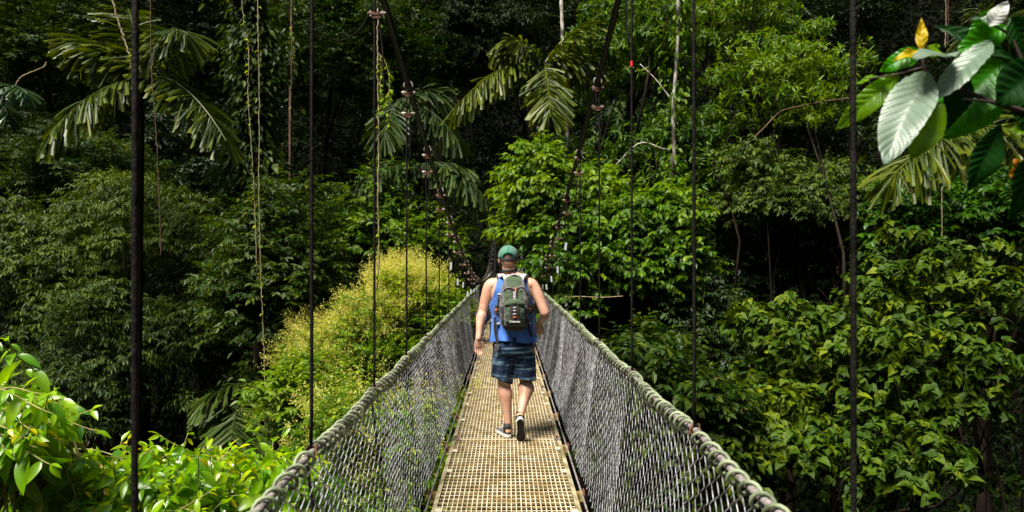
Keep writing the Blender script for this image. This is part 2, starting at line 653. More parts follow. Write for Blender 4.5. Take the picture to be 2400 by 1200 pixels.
for side in (-1, 1):
    X, Z = rail_pt(side, 0)
    hs = hy[side]
    # hand rail : rope core plus hose wound round it between hangers
    yy = np.linspace(Y0, Y1, 420)
    zz = np.array([Z + rail_sag(side, y) for y in yy])
    rng = np.random.default_rng(3 + side)
    xx = X + 0.004 * np.sin(yy * 3.1) + 0.003 * np.sin(yy * 7.7)
    mb = MB()
    mb.tube(np.stack([xx, yy, zz], -1), 0.0125, 8)
    rail = bpart('hand_rail', mb.mesh('hand_rail', M['rope'], smooth=True))
    for a_, b_ in zip(hs[:-1], hs[1:]):
        if b_ < -3 or a_ > Y1 - 1:
            continue
        s0, s1 = a_ + 0.05, b_ - 0.035
        pitch = rng.uniform(0.072, 0.098)
        nt = max(3, int((s1 - s0) / pitch))
        fine = 14 if a_ < 9 else 8
        m = nt * fine + 1
        ph = np.linspace(0, nt * 2 * np.pi, m)
        yv = np.linspace(s0, s1, m)
        wob = np.interp(np.arange(m), np.linspace(0, m, nt + 2), rng.normal(0, 0.0045, nt + 2))
        yv = yv + wob * 2.2
        rr = 0.0265 + np.interp(np.arange(m), np.linspace(0, m, nt + 2), rng.normal(0, 0.003, nt + 2))
        zb = np.array([Z + rail_sag(side, min(max(y, a_), b_)) for y in yv])
        mb = MB()
        mb.tube(np.stack([X - side * 0.004 + rr * np.cos(ph) * side, yv, zb - 0.006 + rr * 1.08 * np.sin(ph)], -1), 0.0067, 7 if a_ < 9 else 5)
        sub('hose_coil', mb.mesh('hose_coil', M['hose'], smooth=True), rail)

    # chain-link net: zig-zag wires woven into one another
    w2, dh = 0.052, 0.036
    zb_, xb_ = -0.01, side * 0.580
    rows = 27
    ncol = int((Y1 - Y0) / w2)
    for lo, hi, ns, sides_, nm in ((Y0, 9.0, 3, 5, 'near'), (9.0, Y1, 1, 3, 'far')):
        c0, c1 = int((lo - Y0) / w2), int((hi - Y0) / w2)
        cols = np.arange(c0, c1)
        k = np.arange(rows * ns + 1) / ns
        # triangle wave with rounded knuckles
        tri = 2 * np.abs((k / 2) % 1 - 0.5) * 2 - 1          # -1..1
        tri = np.sin(tri * np.pi / 2) * 0.25 + tri * 0.75
        tt = k / rows
        sgn = np.where(cols % 2 == 0, 1.0, -1.0)
        yb = Y0 + cols * w2
        drop = rng.normal(0, 0.003, len(cols))
        hsn = np.array(hs)
        near_h = np.min(np.abs(yb[:, None] - hsn[None]), axis=1)
        bulge = 0.030 * np.sin(np.clip(near_h / 0.6, 0, 1) * np.pi / 2)
        Yp = yb[:, None] + sgn[:, None] * tri[None] * w2 * 0.54 + 0.012 * np.sin(tt[None] * 5 + yb[:, None] * 2.0)
        zt = np.array([Z + rail_sag(side, y) for y in yb]) - 0.018
        Zp = zb_ + (zt - zb_)[:, None] * tt[None] + drop[:, None] + 0.015 * np.sin(yb * 5.3)[:, None] * (1 - tt[None])
        Xp = xb_ + (X - xb_) * tt[None] ** 1.0 + side * (bulge[:, None] * np.sin(tt[None] * np.pi)) + sgn[:, None] * tri[None] * 0.0035
        Xp = Xp + side * 0.012 * np.sin(yb * 1.7)[:, None] * np.sin(tt * 6)[None]
        pts = np.stack([Xp, Yp, Zp], -1)                      # (nc, nk, 3)
        tan = nrm(np.gradient(pts, axis=1))
        u = np.array([1.0, 0, 0]) - tan * tan[..., 0:1]
        u = nrm(u)
        w_ = np.cross(tan, u)
        r_ = 0.0025 if nm == 'near' else 0.0023
        an = np.arange(sides_) * 2 * np.pi / sides_
        V = pts[:, :, None, :] + r_ * (np.cos(an)[None, None, :, None] * u[:, :, None, :] + np.sin(an)[None, None, :, None] * w_[:, :, None, :])
        ncn, nk = pts.shape[:2]
        I, K, S = np.meshgrid(np.arange(ncn), np.arange(nk - 1), np.arange(sides_), indexing='ij')
        S2 = (S + 1) % sides_
        b0 = (I * nk + K) * sides_
        b1 = b0 + sides_
        Qn = np.stack([b0 + S, b0 + S2, b1 + S2, b1 + S], -1).reshape(-1, 4)
        bpart('chain_link_net', np_mesh('chain_link_net', V.reshape(-1, 3), Qn, smooth=True, mats=[M['galv']]))

    # main cable with a thin rope wound along it
    yy = np.concatenate([np.linspace(-8, 8, 60), np.linspace(8.4, Y1, 80)])
    xc = X - side * 0.012
    pts = np.stack([np.full(len(yy), xc), yy, [cable_z(side, y) for y in yy]], -1)
    mb = MB()
    mb.tube(pts, 0.021, 9)
    mc = bpart('main_cable', mb.mesh('main_cable', M['dcable'], smooth=True))
    mb = MB()
    yq = np.arange(-2, 20, 0.012)
    zc = np.array([cable_z(side, y) for y in yq])
    rr = 0.0045 * (1 + 0.35 * np.sin(yq * 2 * np.pi / 0.072))
    mb.tube(np.stack([np.full(len(yq), xc - side * 0.021), yq, zc - 0.014], -1), rr, 5)
    sub('twisted_rope', mb.mesh('twisted_rope', M['cable'], smooth=True), mc).location = mc.location * 0

    # hangers
    for n_, y in enumerate(hs):
        if not (-4 < y < Y1):
            continue
        zt = cable_z(side, y)
        mb = MB()
        gap = zt - Z
        yj = y
        lower = Z - 0.9
        npt = 24
        zz_ = np.linspace(zt - 0.03, Z + 0.01, npt)
        xw = np.interp(zz_, [Z, Z + 0.02, zt], [X + side * 0.004, X, X])
        mb.tube(np.stack([xw, np.full(npt, yj), zz_], -1), 0.0068, 7)
        # below the rail the hanger runs on behind the net to the deck edge
        mb.tube(spline([[X, yj, Z + 0.02], [X + side * 0.016, yj, Z - 0.04], [(X + xb_) / 2 + side * 0.03, yj, Z / 2], [xb_ + side * 0.02, yj, -0.06]], 14), 0.0068, 6)
        hang = bpart('hanger_cable', mb.mesh('hanger_cable', M['cable'], smooth=True))
        if gap > 0.25:
            tail = MB()
            tl = min(0.55, gap * 0.75) * random.uniform(0.75, 1.0)
            dx = -side * 0.024
            tail.tube(spline([[X + dx * 0.7, yj, zt - 0.03], [X + dx, yj, zt - 0.2], [X + dx * random.uniform(.8, 1.8), yj + .01, zt - 0.2 - tl * .4], [X + dx * random.uniform(.4, 2.2), yj + .01, zt - 0.1 - tl]], 10), 0.0055, 6)
            sub('cable_tail', tail.mesh('cable_tail', M['cable'], smooth=True), hang)
            if y > 8.0:
                tp = MB()
                zt2 = zt - 0.1 - tl
                tp.box((X + dx * 1.1, yj, zt2 + .01), (0.013, 0.006, 0.045), M=Matrix.Rotation(R(random.uniform(-8, 8)), 4, 'Y'))
                sub('silver_tag', tp.mesh('silver_tag', M['tape']), hang)
        # clamps
        cls = [0.055]
        if gap > 0.3:
            cls.append(0.205)
        for ck in cls:
            cm = MB()
            zc = zt - ck
            cm.box((X - side * 0.012, yj, zc), (0.030, 0.013, 0.006), mi=0)
            cm.box((X - side * 0.012, yj, zc - 0.018), (0.022, 0.010, 0.007), mi=0)
            for dx in (-0.034, 0.034):
                cm.tube([[X - side * 0.012 + dx - .014, yj, zc + 0.004], [X - side * 0.012 + dx + .014, yj, zc + 0.004]], 0.0095, 6, mi=1 if (n_ + (dx > 0)) % 3 else 0)
                cm.tube([[X - side * 0.012 + dx * 1.0, yj, zc - 0.012], [X - side * 0.012 + dx, yj, zc + 0.02]], 0.008, 6, mi=1)
            cm.tube([[X - side * 0.012 - .052, yj, zc], [X - side * 0.012 + .052, yj, zc]], 0.0042, 6, mi=0)
            sub('cable_clamp', cm.mesh('cable_clamp', [M['rust'], M['nut']]), hang)
        # shackle round the main cable
        sh = MB()
        an = np.linspace(-0.2 * np.pi, 1.2 * np.pi, 12)
        sh.tube(np.stack([xc + 0.031 * np.cos(an), np.full(12, yj), zt + 0.030 * np.sin(an)], -1), 0.0075, 6)
        sub('shackle', sh.mesh('shackle', M['nut'], smooth=True), hang)
        if side > 0 and 3.5 < y < 4.5:
            rt = MB()
            zr = EYE + 455 * y / FPX
            rt.tube([[X, yj, zr - .012], [X, yj, zr + .02]], 0.0086, 8)
            sub('red_tape', rt.mesh('red_tape', M['redtape']), hang)
        # binding wire where the hanger crosses the rail
        bw_ = MB()
        for q in range(3):
            an = np.linspace(0, 2 * np.pi, 10)
            bw_.tube(np.stack([X + 0.021 * np.cos(an), yj + 0.012 * (q - 1) + 0.012 * np.sin(an), Z + 0.02 * np.sin(an + q)], -1), 0.0028, 5, cap=False)
        sub('binding_wire', bw_.mesh('binding_wire', M['rust'], smooth=True), hang)

# tower posts at both ends
for y in (Y1 + 0.1, Y0 - 0.1):
    for side in (-1, 1):
        mb = MB()
        X = XL if side < 0 else XR
        g = float(ground_h(X, y))
        top = cable_z(side, min(max(y, -8), Y1)) + 0.15
        mb.box((X, y, (top + g - 1) / 2), (0.09, 0.09, (top - g + 1) / 2))
        mb.box((X, y, top + 0.02), (0.12, 0.12, 0.03))
        bpart('tower_post', mb.mesh('tower_post', M['concrete']))

# ------------------------------------------------------------------ vegetation
LM = {}
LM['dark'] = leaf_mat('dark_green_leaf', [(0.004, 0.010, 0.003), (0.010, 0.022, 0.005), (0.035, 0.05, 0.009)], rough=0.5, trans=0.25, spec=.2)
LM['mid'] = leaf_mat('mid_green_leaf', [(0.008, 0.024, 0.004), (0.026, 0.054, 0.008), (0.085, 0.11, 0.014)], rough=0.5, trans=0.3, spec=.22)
LM['olive'] = leaf_mat('grey_green_leaf', [(0.011, 0.023, 0.006), (0.043, 0.068, 0.017), (0.11, 0.14, 0.03)], rough=0.5, trans=0.25, spec=0.22)
LM['gloss'] = leaf_mat('glossy_green_leaf', [(0.0061, 0.0136, 0.0048), (0.0163, 0.0313, 0.0095), (0.0442, 0.068, 0.0177)], rough=0.45, trans=0.2, spec=0.3)
LM['bright'] = leaf_mat('bright_green_leaf', [(0.018, 0.050, 0.006), (0.062, 0.135, 0.014), (0.18, 0.26, 0.03)], rough=0.45, trans=0.38, spec=.3)
LM['emerald'] = leaf_mat('emerald_leaf', [(0.0126, 0.0405, 0.0063), (0.0342, 0.0945, 0.0126), (0.09, 0.18, 0.027)], rough=0.45, trans=0.35, spec=.3)
LM['yellow'] = leaf_mat('yellow_green_leaf', [(0.045, 0.115, 0.014), (0.165, 0.27, 0.038), (0.42, 0.46, 0.09)], rough=0.5, trans=0.45, spec=.25)
LM['blossom'] = leaf_mat('cream_blossom', [(0.42, 0.44, 0.16), (0.62, 0.60, 0.27), (0.78, 0.74, 0.44)], rough=0.7, trans=0.4, spec=0.1)
LM['heart'] = leaf_mat('heart_leaf', [(0.0184, 0.0414, 0.0069), (0.0517, 0.0943, 0.0138), (0.161, 0.1955, 0.0253)], rough=0.6, trans=0.25, spec=.22)
LM['near'] = leaf_mat('young_near_leaf', [(0.0672, 0.168, 0.0392), (0.1904, 0.336, 0.0784), (0.336, 0.4704, 0.1232), (0.672, 0.5824, 0.1008)], [0, 0.45, 0.8, 1.0], rough=0.30, trans=0.42, spec=0.7)
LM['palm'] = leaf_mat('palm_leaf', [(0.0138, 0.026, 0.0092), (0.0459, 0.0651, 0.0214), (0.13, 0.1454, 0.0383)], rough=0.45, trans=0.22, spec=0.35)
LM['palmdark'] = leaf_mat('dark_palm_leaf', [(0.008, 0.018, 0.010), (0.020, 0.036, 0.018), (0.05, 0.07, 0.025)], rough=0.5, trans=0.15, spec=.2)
LM['palmblue'] = leaf_mat('blue_green_palm_leaf', [(0.0064, 0.0176, 0.0104), (0.0176, 0.0368, 0.02), (0.048, 0.08, 0.032)], rough=0.35, trans=0.2, spec=0.6)
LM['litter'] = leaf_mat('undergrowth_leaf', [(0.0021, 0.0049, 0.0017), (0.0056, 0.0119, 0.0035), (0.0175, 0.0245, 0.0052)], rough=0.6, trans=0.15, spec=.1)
M['bark'] = noise_mat('brown_bark', (0.007, 0.005, 0.0035), (0.024, 0.017, 0.011), scale=6, rough=0.95, spec=0.1, bump=0.8, bscale=30, stretch=(1, 1, .3))
M['paletrunk'] = noise_mat('mottled_white_bark', (0.05, 0.035, 0.025), (0.52, 0.47, 0.40), scale=4.0, rough=0.8, bump=0.5, lo=0.42, hi=0.56, stretch=(1, 1, .5))
M['reddish'] = noise_mat('reddish_bark', (0.03, 0.015, 0.008), (0.13, 0.08, 0.05), scale=5.0, rough=0.85, bump=0.6)
M['vine'] = noise_mat('pale_vine', (0.15, 0.10, 0.045), (0.38, 0.30, 0.17), scale=12.0, rough=0.8)
M['vinered'] = noise_mat('red_brown_vine', (0.05, 0.022, 0.012), (0.13, 0.065, 0.035), scale=12.0, rough=0.8)
M['twig'] = noise_mat('green_twig', (0.16, 0.17, 0.04), (0.34, 0.28, 0.09), scale=12.0, rough=0.7)
M['darktwig'] = noise_mat('dark_twig', (0.02, 0.013, 0.01), (0.06, 0.04, 0.025), scale=12.0, rough=0.7)


def tree(name, label, px, py, y, rx, ry, mat, tpl='oval', leaf=0.12, nclump=26, cr=None, nspray=60, per=9, style='spray', flat=0.55,
         droop=0.35, tmix=0.5, seed=1, bark='bark', depth=0.75, r0=0.15, cat='tree', young=0.05, nl=9, group=None, blossom=None, front=True):
    """crown centred where the photo shows it at distance y, radii given in photo pixels"""
    C = P(px, py, y)
    s = y / FPX
    Rad = (rx * s, rx * s * depth, ry * s)
    cr = cr or 0.30 * min(rx, ry) * s * 1.5
    g = float(ground_h(C.x, C.y))
    rt = np.random.default_rng(seed)
    root = np.array([C.x + rt.normal(0, .4), C.y + 0.4 + rt.normal(0, .3), 0])
    root[2] = float(ground_h(root[0], root[1])) - 0.3
    t = thing(name, label, cat, tuple(root), group)
    cm, cc = crown_mesh('crown', C, Rad, LM[mat], tpl, leaf, nclump, cr, nspray, per, style, seed, flat, droop, tmix, young=young, front=front)
    link('crown', cm, t)
    link('trunk', limbs_mesh('trunk', root, C, cc, M[bark], r0, seed, nl), t)
    if blossom:
        rng = np.random.default_rng(seed + 77)
        n = blossom
        edge = (cc[:, 2] - C[2]) / Rad[2] - .8 * (cc[:, 0] - C[0]) / Rad[0]
        pool = np.argsort(-edge)[:max(4, int(len(cc) * .55))]
        ci = pool[(rng.random(n) ** 1.4 * len(pool)).astype(int)]
        d = sphere_dirs(n, 0.0, rng)
        base = cc[ci] + d * cr * rng.uniform(0.9, 1.2, n)[:, None] * [1, 1, flat]
        ax = nrm(d + UP * .6 + rng.normal(0, .3, (n, 3)))
        per2 = 26
        si = np.repeat(np.arange(n), per2)
        tt = rng.uniform(0, 1, len(si))
        L = rng.uniform(0.16, 0.42, n)
        rd = nrm(rng.normal(0, 1, (len(si), 3)))
        pos = base[si] + ax[si] * (L[si] * tt)[:, None] + rd * (L[si] * 0.22 * (1 - tt * .8))[:, None]
        V, F, kv = leaves('fine', pos, rd + ax[si] * .6, rng.normal(0, 1, (len(si), 3)), rng.uniform(.018, .042, len(si)))
        link('blossom', np_mesh('blossom', V, F, tint=np.repeat(rng.random(len(si)), kv), mats=[LM['blossom']]), t)
    return t


# --- far forest that reads as one mass on the slopes
def undergrowth(name, xr, yr, n, leaf, hmax, seed, mat, dens=14):
    rng = np.random.default_rng(seed)
    x = rng.uniform(*xr, n)
    y = rng.uniform(*yr, n)
    ok = ~((np.abs(x) < 1.6) & (y > -9) & (y < 47) & (ground_h(x, y) > -6))
    x, y = x[ok], y[ok]
    n = len(x)
    h = rng.uniform(0, 1, n) ** 1.5 * hmax
    c = np.stack([x, y, ground_h(x, y) + h], -1)
    r = rng.uniform(0.5, 1.3, n) * hmax * 0.32
    si = np.repeat(np.arange(n), dens)
    d = sphere_dirs(len(si), -0.3, rng)
    pos = c[si] + d * r[si][:, None] * rng.uniform(.6, 1, len(si))[:, None] * [1, 1, .7]
    dr = d + rng.normal(0, .4, d.shape) - UP * .35
    V, F, kv = leaves('fine', pos, dr, UP + d * .5 + rng.normal(0, .3, d.shape), leaf * rng.uniform(.6, 1.2, len(si)))
    tint = np.clip(rng.normal(.45, .15, len(si)) + rng.uniform(-.25, .25, n)[si], 0, 1)
    o = link(name, np_mesh(name, V, F, tint=np.repeat(tint, kv), mats=[LM[mat]]))
    o['kind'] = 'stuff'
    o['label'] = 'dense dark undergrowth covering the gorge slopes'
    return o


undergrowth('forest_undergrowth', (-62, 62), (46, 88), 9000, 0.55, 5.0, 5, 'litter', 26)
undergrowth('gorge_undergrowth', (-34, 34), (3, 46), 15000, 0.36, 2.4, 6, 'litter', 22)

# unseen leaf canopy, added overhead to shade the forest slopes
rng = np.random.default_rng(44)
n = 1100
x = rng.uniform(-50, 50, n)
y = rng.uniform(-30, 74, n)
zc = np.maximum(EYE + 0.385 * np.maximum(y, 12) + 5.5, ground_h(x, y) + 10) + rng.uniform(0, 5, n)
ok = ~((x > -14) & (x < 6.5) & (y < 26)) & ~((x > -27) & (x < -12) & (y < 24) & (rng.random(n) < .72)) & ~((x > 5) & (x < 14) & (y < 20) & (rng.random(n) < .35)) & ~((y > 24) & (rng.random(n) < .06))
x, y, zc = x[ok], y[ok], zc[ok]
n = len(x)
cr_ = rng.uniform(1.2, 2.8, n)
si = np.repeat(np.arange(n), 130)
d = sphere_dirs(len(si), -.3, rng)
pos = np.stack([x, y, zc], -1)[si] + d * cr_[si][:, None] * rng.uniform(.5, 1, len(si))[:, None] * [1, 1, .45]
V, F, kv = leaves('fine', pos, d + rng.normal(0, .4, d.shape) - UP * .3, UP + rng.normal(0, .3, d.shape), rng.uniform(.4, .75, len(si)))
o = link('added_shade_canopy', np_mesh('added_shade_canopy', V, F, tint=np.repeat(rng.uniform(.1, .7, len(si)), kv), mats=[LM['dark']]))
o['kind'] = 'stuff'
o['label'] = 'added leaf canopy above the view that shades the forest slopes'

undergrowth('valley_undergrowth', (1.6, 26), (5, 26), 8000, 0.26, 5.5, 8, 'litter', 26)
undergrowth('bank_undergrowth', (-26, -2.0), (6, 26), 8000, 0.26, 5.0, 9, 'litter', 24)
G_BACK = 'forest trees on the far slope'
G_L = 'forest trees left of the bridge'
G_R = 'forest trees right of the bridge'
# back row
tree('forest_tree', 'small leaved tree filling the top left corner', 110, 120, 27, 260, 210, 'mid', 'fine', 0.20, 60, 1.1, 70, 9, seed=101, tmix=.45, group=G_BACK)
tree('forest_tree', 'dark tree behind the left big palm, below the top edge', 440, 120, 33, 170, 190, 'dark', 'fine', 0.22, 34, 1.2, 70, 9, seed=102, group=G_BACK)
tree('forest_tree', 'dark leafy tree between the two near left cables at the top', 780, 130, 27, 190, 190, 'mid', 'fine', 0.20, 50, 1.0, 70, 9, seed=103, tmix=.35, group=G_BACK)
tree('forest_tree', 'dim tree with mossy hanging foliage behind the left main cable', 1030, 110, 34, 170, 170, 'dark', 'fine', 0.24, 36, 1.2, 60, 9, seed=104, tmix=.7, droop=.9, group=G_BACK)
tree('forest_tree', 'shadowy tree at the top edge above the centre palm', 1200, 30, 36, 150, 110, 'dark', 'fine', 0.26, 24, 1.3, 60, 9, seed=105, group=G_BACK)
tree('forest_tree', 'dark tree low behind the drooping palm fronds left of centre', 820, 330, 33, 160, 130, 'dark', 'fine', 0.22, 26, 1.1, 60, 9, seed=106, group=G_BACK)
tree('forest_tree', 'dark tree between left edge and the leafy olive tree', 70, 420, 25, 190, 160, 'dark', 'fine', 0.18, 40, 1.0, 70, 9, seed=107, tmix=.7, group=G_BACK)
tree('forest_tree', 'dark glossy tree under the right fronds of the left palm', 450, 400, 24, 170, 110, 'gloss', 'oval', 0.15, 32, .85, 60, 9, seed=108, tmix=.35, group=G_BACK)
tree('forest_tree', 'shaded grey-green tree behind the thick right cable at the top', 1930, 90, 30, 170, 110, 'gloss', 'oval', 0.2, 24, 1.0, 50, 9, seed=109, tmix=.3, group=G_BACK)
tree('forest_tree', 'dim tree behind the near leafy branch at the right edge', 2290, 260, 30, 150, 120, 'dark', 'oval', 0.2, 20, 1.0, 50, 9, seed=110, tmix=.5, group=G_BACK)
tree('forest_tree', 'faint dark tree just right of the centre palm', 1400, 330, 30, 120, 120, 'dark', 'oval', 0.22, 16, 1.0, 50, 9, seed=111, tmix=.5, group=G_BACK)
# left middle distance
tree('forest_tree', 'grey-green tree with drooping tiered foliage crossed by the thick left cable', 330, 560, 18, 230, 120, 'olive', 'lance', 0.14, 64, .50, 46, 9, seed=121, droop=.75, flat=.42, tmix=.6, group=G_L)
tree('forest_tree', 'lower olive tree with drooping leaf tiers above the near left bush', 300, 790, 17, 250, 150, 'olive', 'lance', 0.135, 76, .46, 46, 9, seed=122, droop=.8, flat=.42, tmix=.45, group=G_L)
tree('forest_tree', 'olive leafed tree at the left edge at mid height', 60, 620, 17, 120, 130, 'olive', 'lance', 0.14, 34, .5, 46, 9, seed=123, droop=.8, tmix=.6, group=G_L)
tree('forest_tree', 'dark olive tree right of the thick left cable below mid height', 540, 690, 20, 120, 140, 'olive', 'lance', 0.14, 30, .5, 46, 9, seed=124, droop=.8, tmix=.15, group=G_L)
tree('forest_tree', 'dark leafy tree in the lower left behind the near bush', 120, 930, 15, 170, 110, 'olive', 'lance', 0.13, 26, .55, 55, 9, seed=125, droop=.8, tmix=.25, group=G_L)
tree('forest_tree', 'small leaved green tree behind the second left cable', 655, 640, 14, 110, 190, 'mid', 'oval', 0.12, 44, .72, 55, 9, seed=126, tmix=.55, flat=.45, group=G_L)
tree('forest_tree', 'green leafy tree above the cream flowering bush', 890, 555, 18, 170, 85, 'bright', 'oval', 0.14, 44, .55, 48, 9, seed=127, tmix=.62, group=G_L)
tree('forest_tree', 'sunlit green tree beside the far left cable clamps', 975, 600, 18, 80, 90, 'bright', 'oval', 0.14, 20, .6, 50, 9, seed=128, tmix=.6, group=G_L)
tree('flowering_tree', 'tallest yellow-green flowering tree with cream blossom behind the left net', 965, 745, 13.5, 95, 125, 'yellow', 'fine', 0.075, 44, .36, 80, 11, seed=129, tmix=.45, flat=.6, cat='flowering tree', blossom=1500, r0=.1)
tree('flowering_tree', 'middle cream flowering tree stepping down beside the second left cable', 850, 830, 12.6, 100, 95, 'yellow', 'fine', 0.075, 38, .34, 80, 11, seed=164, tmix=.35, flat=.6, cat='flowering tree', blossom=900, r0=.1)
tree('flowering_tree', 'lower cream flowering tree rising beside the left rail', 790, 950, 12, 120, 100, 'yellow', 'fine', 0.075, 36, .34, 80, 11, seed=130, tmix=.25, flat=.6, cat='flowering tree', blossom=600, r0=.1)
tree('flowering_tree', 'yellow-green bush low behind the mesh of the left net', 930, 1080, 8.5, 210, 170, 'yellow', 'fine', 0.07, 40, .34, 70, 11, seed=131, tmix=.25, flat=.7, cat='bush', blossom=300, r0=.05)
tree('leafy_shrub', 'pale broad leaved shrub sprig against the dark left of the flowering tree', 690, 930, 11, 75, 40, 'bright', 'oval', 0.13, 9, .28, 34, 9, seed=132, tmix=.75, cat='shrub', r0=.04, group=G_L)
tree('forest_tree', 'dim green tree low between the vine covered trunk and the flowering tree', 640, 800, 18, 100, 130, 'mid', 'oval', 0.13, 26, .5, 50, 9, seed=133, tmix=.3, group=G_L)
tree('forest_tree', 'small leaved tree beneath the left palm fronds behind the thick left cable', 200, 400, 21, 150, 80, 'mid', 'fine', 0.14, 36, .6, 60, 9, seed=134, tmix=.5, group=G_L)
# right side
tree('forest_tree', 'green foliage low in the shade between the right rail and the second right cable', 1480, 760, 15, 100, 110, 'mid', 'broad', 0.13, 34, .42, 38, 8, seed=161, tmix=.5, droop=.6, group=G_R)
tree('forest_tree', 'leafy tree with upright sprays just left of the second right cable high up', 1600, 400, 17, 90, 130, 'bright', 'lance', 0.16, 32, .5, 30, 9, style='rosette', seed=162, tmix=.35, group=G_R)
tree('heart_leaf_tree', 'heart leaved saplings at the lower edge right of the thick right cable', 1980, 1060, 8.5, 260, 90, 'heart', 'heart', 0.12, 50, .26, 10, 8, style='rosette', seed=163, tmix=.4, droop=.8, young=.01, r0=.04)
tree('forest_tree', 'bright broad leaved tree above the far end of the bridge', 1300, 470, 15, 140, 115, 'bright', 'broad', 0.15, 42, .42, 38, 8, seed=141, tmix=.68, droop=.5, young=.03, group=G_R)
tree('forest_tree', 'low green branch mass just right of the walking man', 1390, 620, 14, 130, 110, 'bright', 'broad', 0.14, 40, .38, 36, 8, seed=142, tmix=.42, droop=.5, group=G_R)
tree('forest_tree', 'green leafy tree between the first and second right cables at mid height', 1530, 590, 14, 90, 140, 'bright', 'broad', 0.14, 38, .38, 36, 8, seed=143, tmix=.55, droop=.5, group=G_R)
tree('forest_tree', 'light green tree with fingered leaf rosettes behind the right main cable', 1480, 110, 18, 110, 150, 'bright', 'lance', 0.20, 30, .62, 30, 9, style='rosette', seed=144, tmix=.45, group=G_R)
tree('forest_tree', 'fingered leaf tree hanging below the rosette tree near the red taped cable', 1500, 360, 18, 130, 100, 'bright', 'lance', 0.19, 24, .6, 30, 9, style='rosette', seed=145, tmix=.3, group=G_R)
tree('forest_tree', 'tall leafy tree filling the top between the two thick right cables', 1720, 60, 19, 140, 100, 'bright', 'lance', 0.18, 30, .7, 34, 9, style='rosette', seed=146, tmix=.6, group=G_R)
tree('forest_tree', 'spreading tree with upright light green tufts left of the near branch', 1820, 210, 17, 150, 110, 'bright', 'lance', 0.17, 34, .62, 32, 9, style='rosette', seed=147, tmix=.7, group=G_R)
tree('forest_tree', 'dusky green tree under the tufted tree crossed by a bare branch', 1790, 330, 20, 190, 110, 'gloss', 'oval', 0.15, 34, .8, 50, 9, seed=148, tmix=.5, group=G_R)
tree('forest_tree', 'grey-green domed tree left of the thick right cable', 1850, 470, 16, 160, 85, 'olive', 'oval', 0.11, 34, .58, 70, 9, seed=149, tmix=.55, flat=.7, droop=.8, group=G_R)
tree('forest_tree', 'small dark shrub tree tucked under the grey-green dome', 1830, 590, 18, 170, 80, 'dark', 'oval', 0.15, 22, .7, 50, 9, seed=150, tmix=.5, group=G_R)
tree('forest_tree', 'dark glossy tree between the right rail and the heart leaved tree', 1640, 800, 14, 120, 130, 'gloss', 'oval', 0.11, 34, .5, 60, 9, seed=151, tmix=.55, droop=.6, group=G_R)
tree('forest_tree', 'dark glossy tree right of the second right cable below mid height', 1800, 700, 17, 120, 110, 'gloss', 'oval', 0.12, 26, .6, 55, 9, seed=152, tmix=.35, droop=.6, group=G_R)
tree('forest_tree', 'emerald leafed tree with flat tiers below the right palm frond', 2110, 500, 15, 120, 60, 'emerald', 'broad', 0.16, 14, .55, 34, 8, seed=153, tmix=.6, flat=.3, group=G_R)
tree('forest_tree', 'emerald leafed tree at the right edge at mid height', 2320, 510, 15, 110, 80, 'emerald', 'broad', 0.16, 16, .55, 34, 8, seed=154, tmix=.5, flat=.35, group=G_R)
tree('heart_leaf_tree', 'heart leaved yellow-green tree at mid height right of the thick right cable', 2180, 690, 10.5, 165, 120, 'heart', 'heart', 0.13, 46, .36, 12, 8, flat=.38,  style='rosette', seed=155, tmix=.5, droop=.8, young=.02, r0=.08)
tree('heart_leaf_tree', 'broad heart leaved tree left of the thick right cable above the rail', 1945, 850, 9.5, 180, 150, 'heart', 'heart', 0.125, 66, .34, 12, 8, flat=.36,  style='rosette', seed=156, tmix=.55, droop=.8, young=.02, r0=.08)
tree('heart_leaf_tree', 'heart leaved branches spreading low in the right corner', 2150, 880, 9.5, 180, 140, 'heart', 'heart', 0.125, 46, .34, 11, 8, flat=.36,  style='rosette', seed=157, tmix=.4, droop=.8, young=.01, r0=.08)
tree('heart_leaf_tree', 'heart leaved bush close above the right hand rail at the bottom', 1770, 1020, 8.5, 170, 90, 'heart', 'heart', 0.12, 46, .28, 11, 8, flat=.36,  style='rosette', seed=158, tmix=.6, droop=.8, young=.02, r0=.06)
tree('leafy_shrub', 'green shrub seen through the right net', 1560, 1020, 8, 170, 190, 'mid', 'oval', 0.12, 30, .36, 40, 9, seed=159, tmix=.5, cat='shrub', r0=.05, group=G_R)
tree('leafy_shrub', 'dim shrub in the shade at the bottom right', 2080, 1150, 10, 230, 90, 'heart', 'heart', 0.12, 22, .28, 9, 8, style='rosette', seed=160, tmix=.1, cat='shrub', r0=.05, group=G_R)


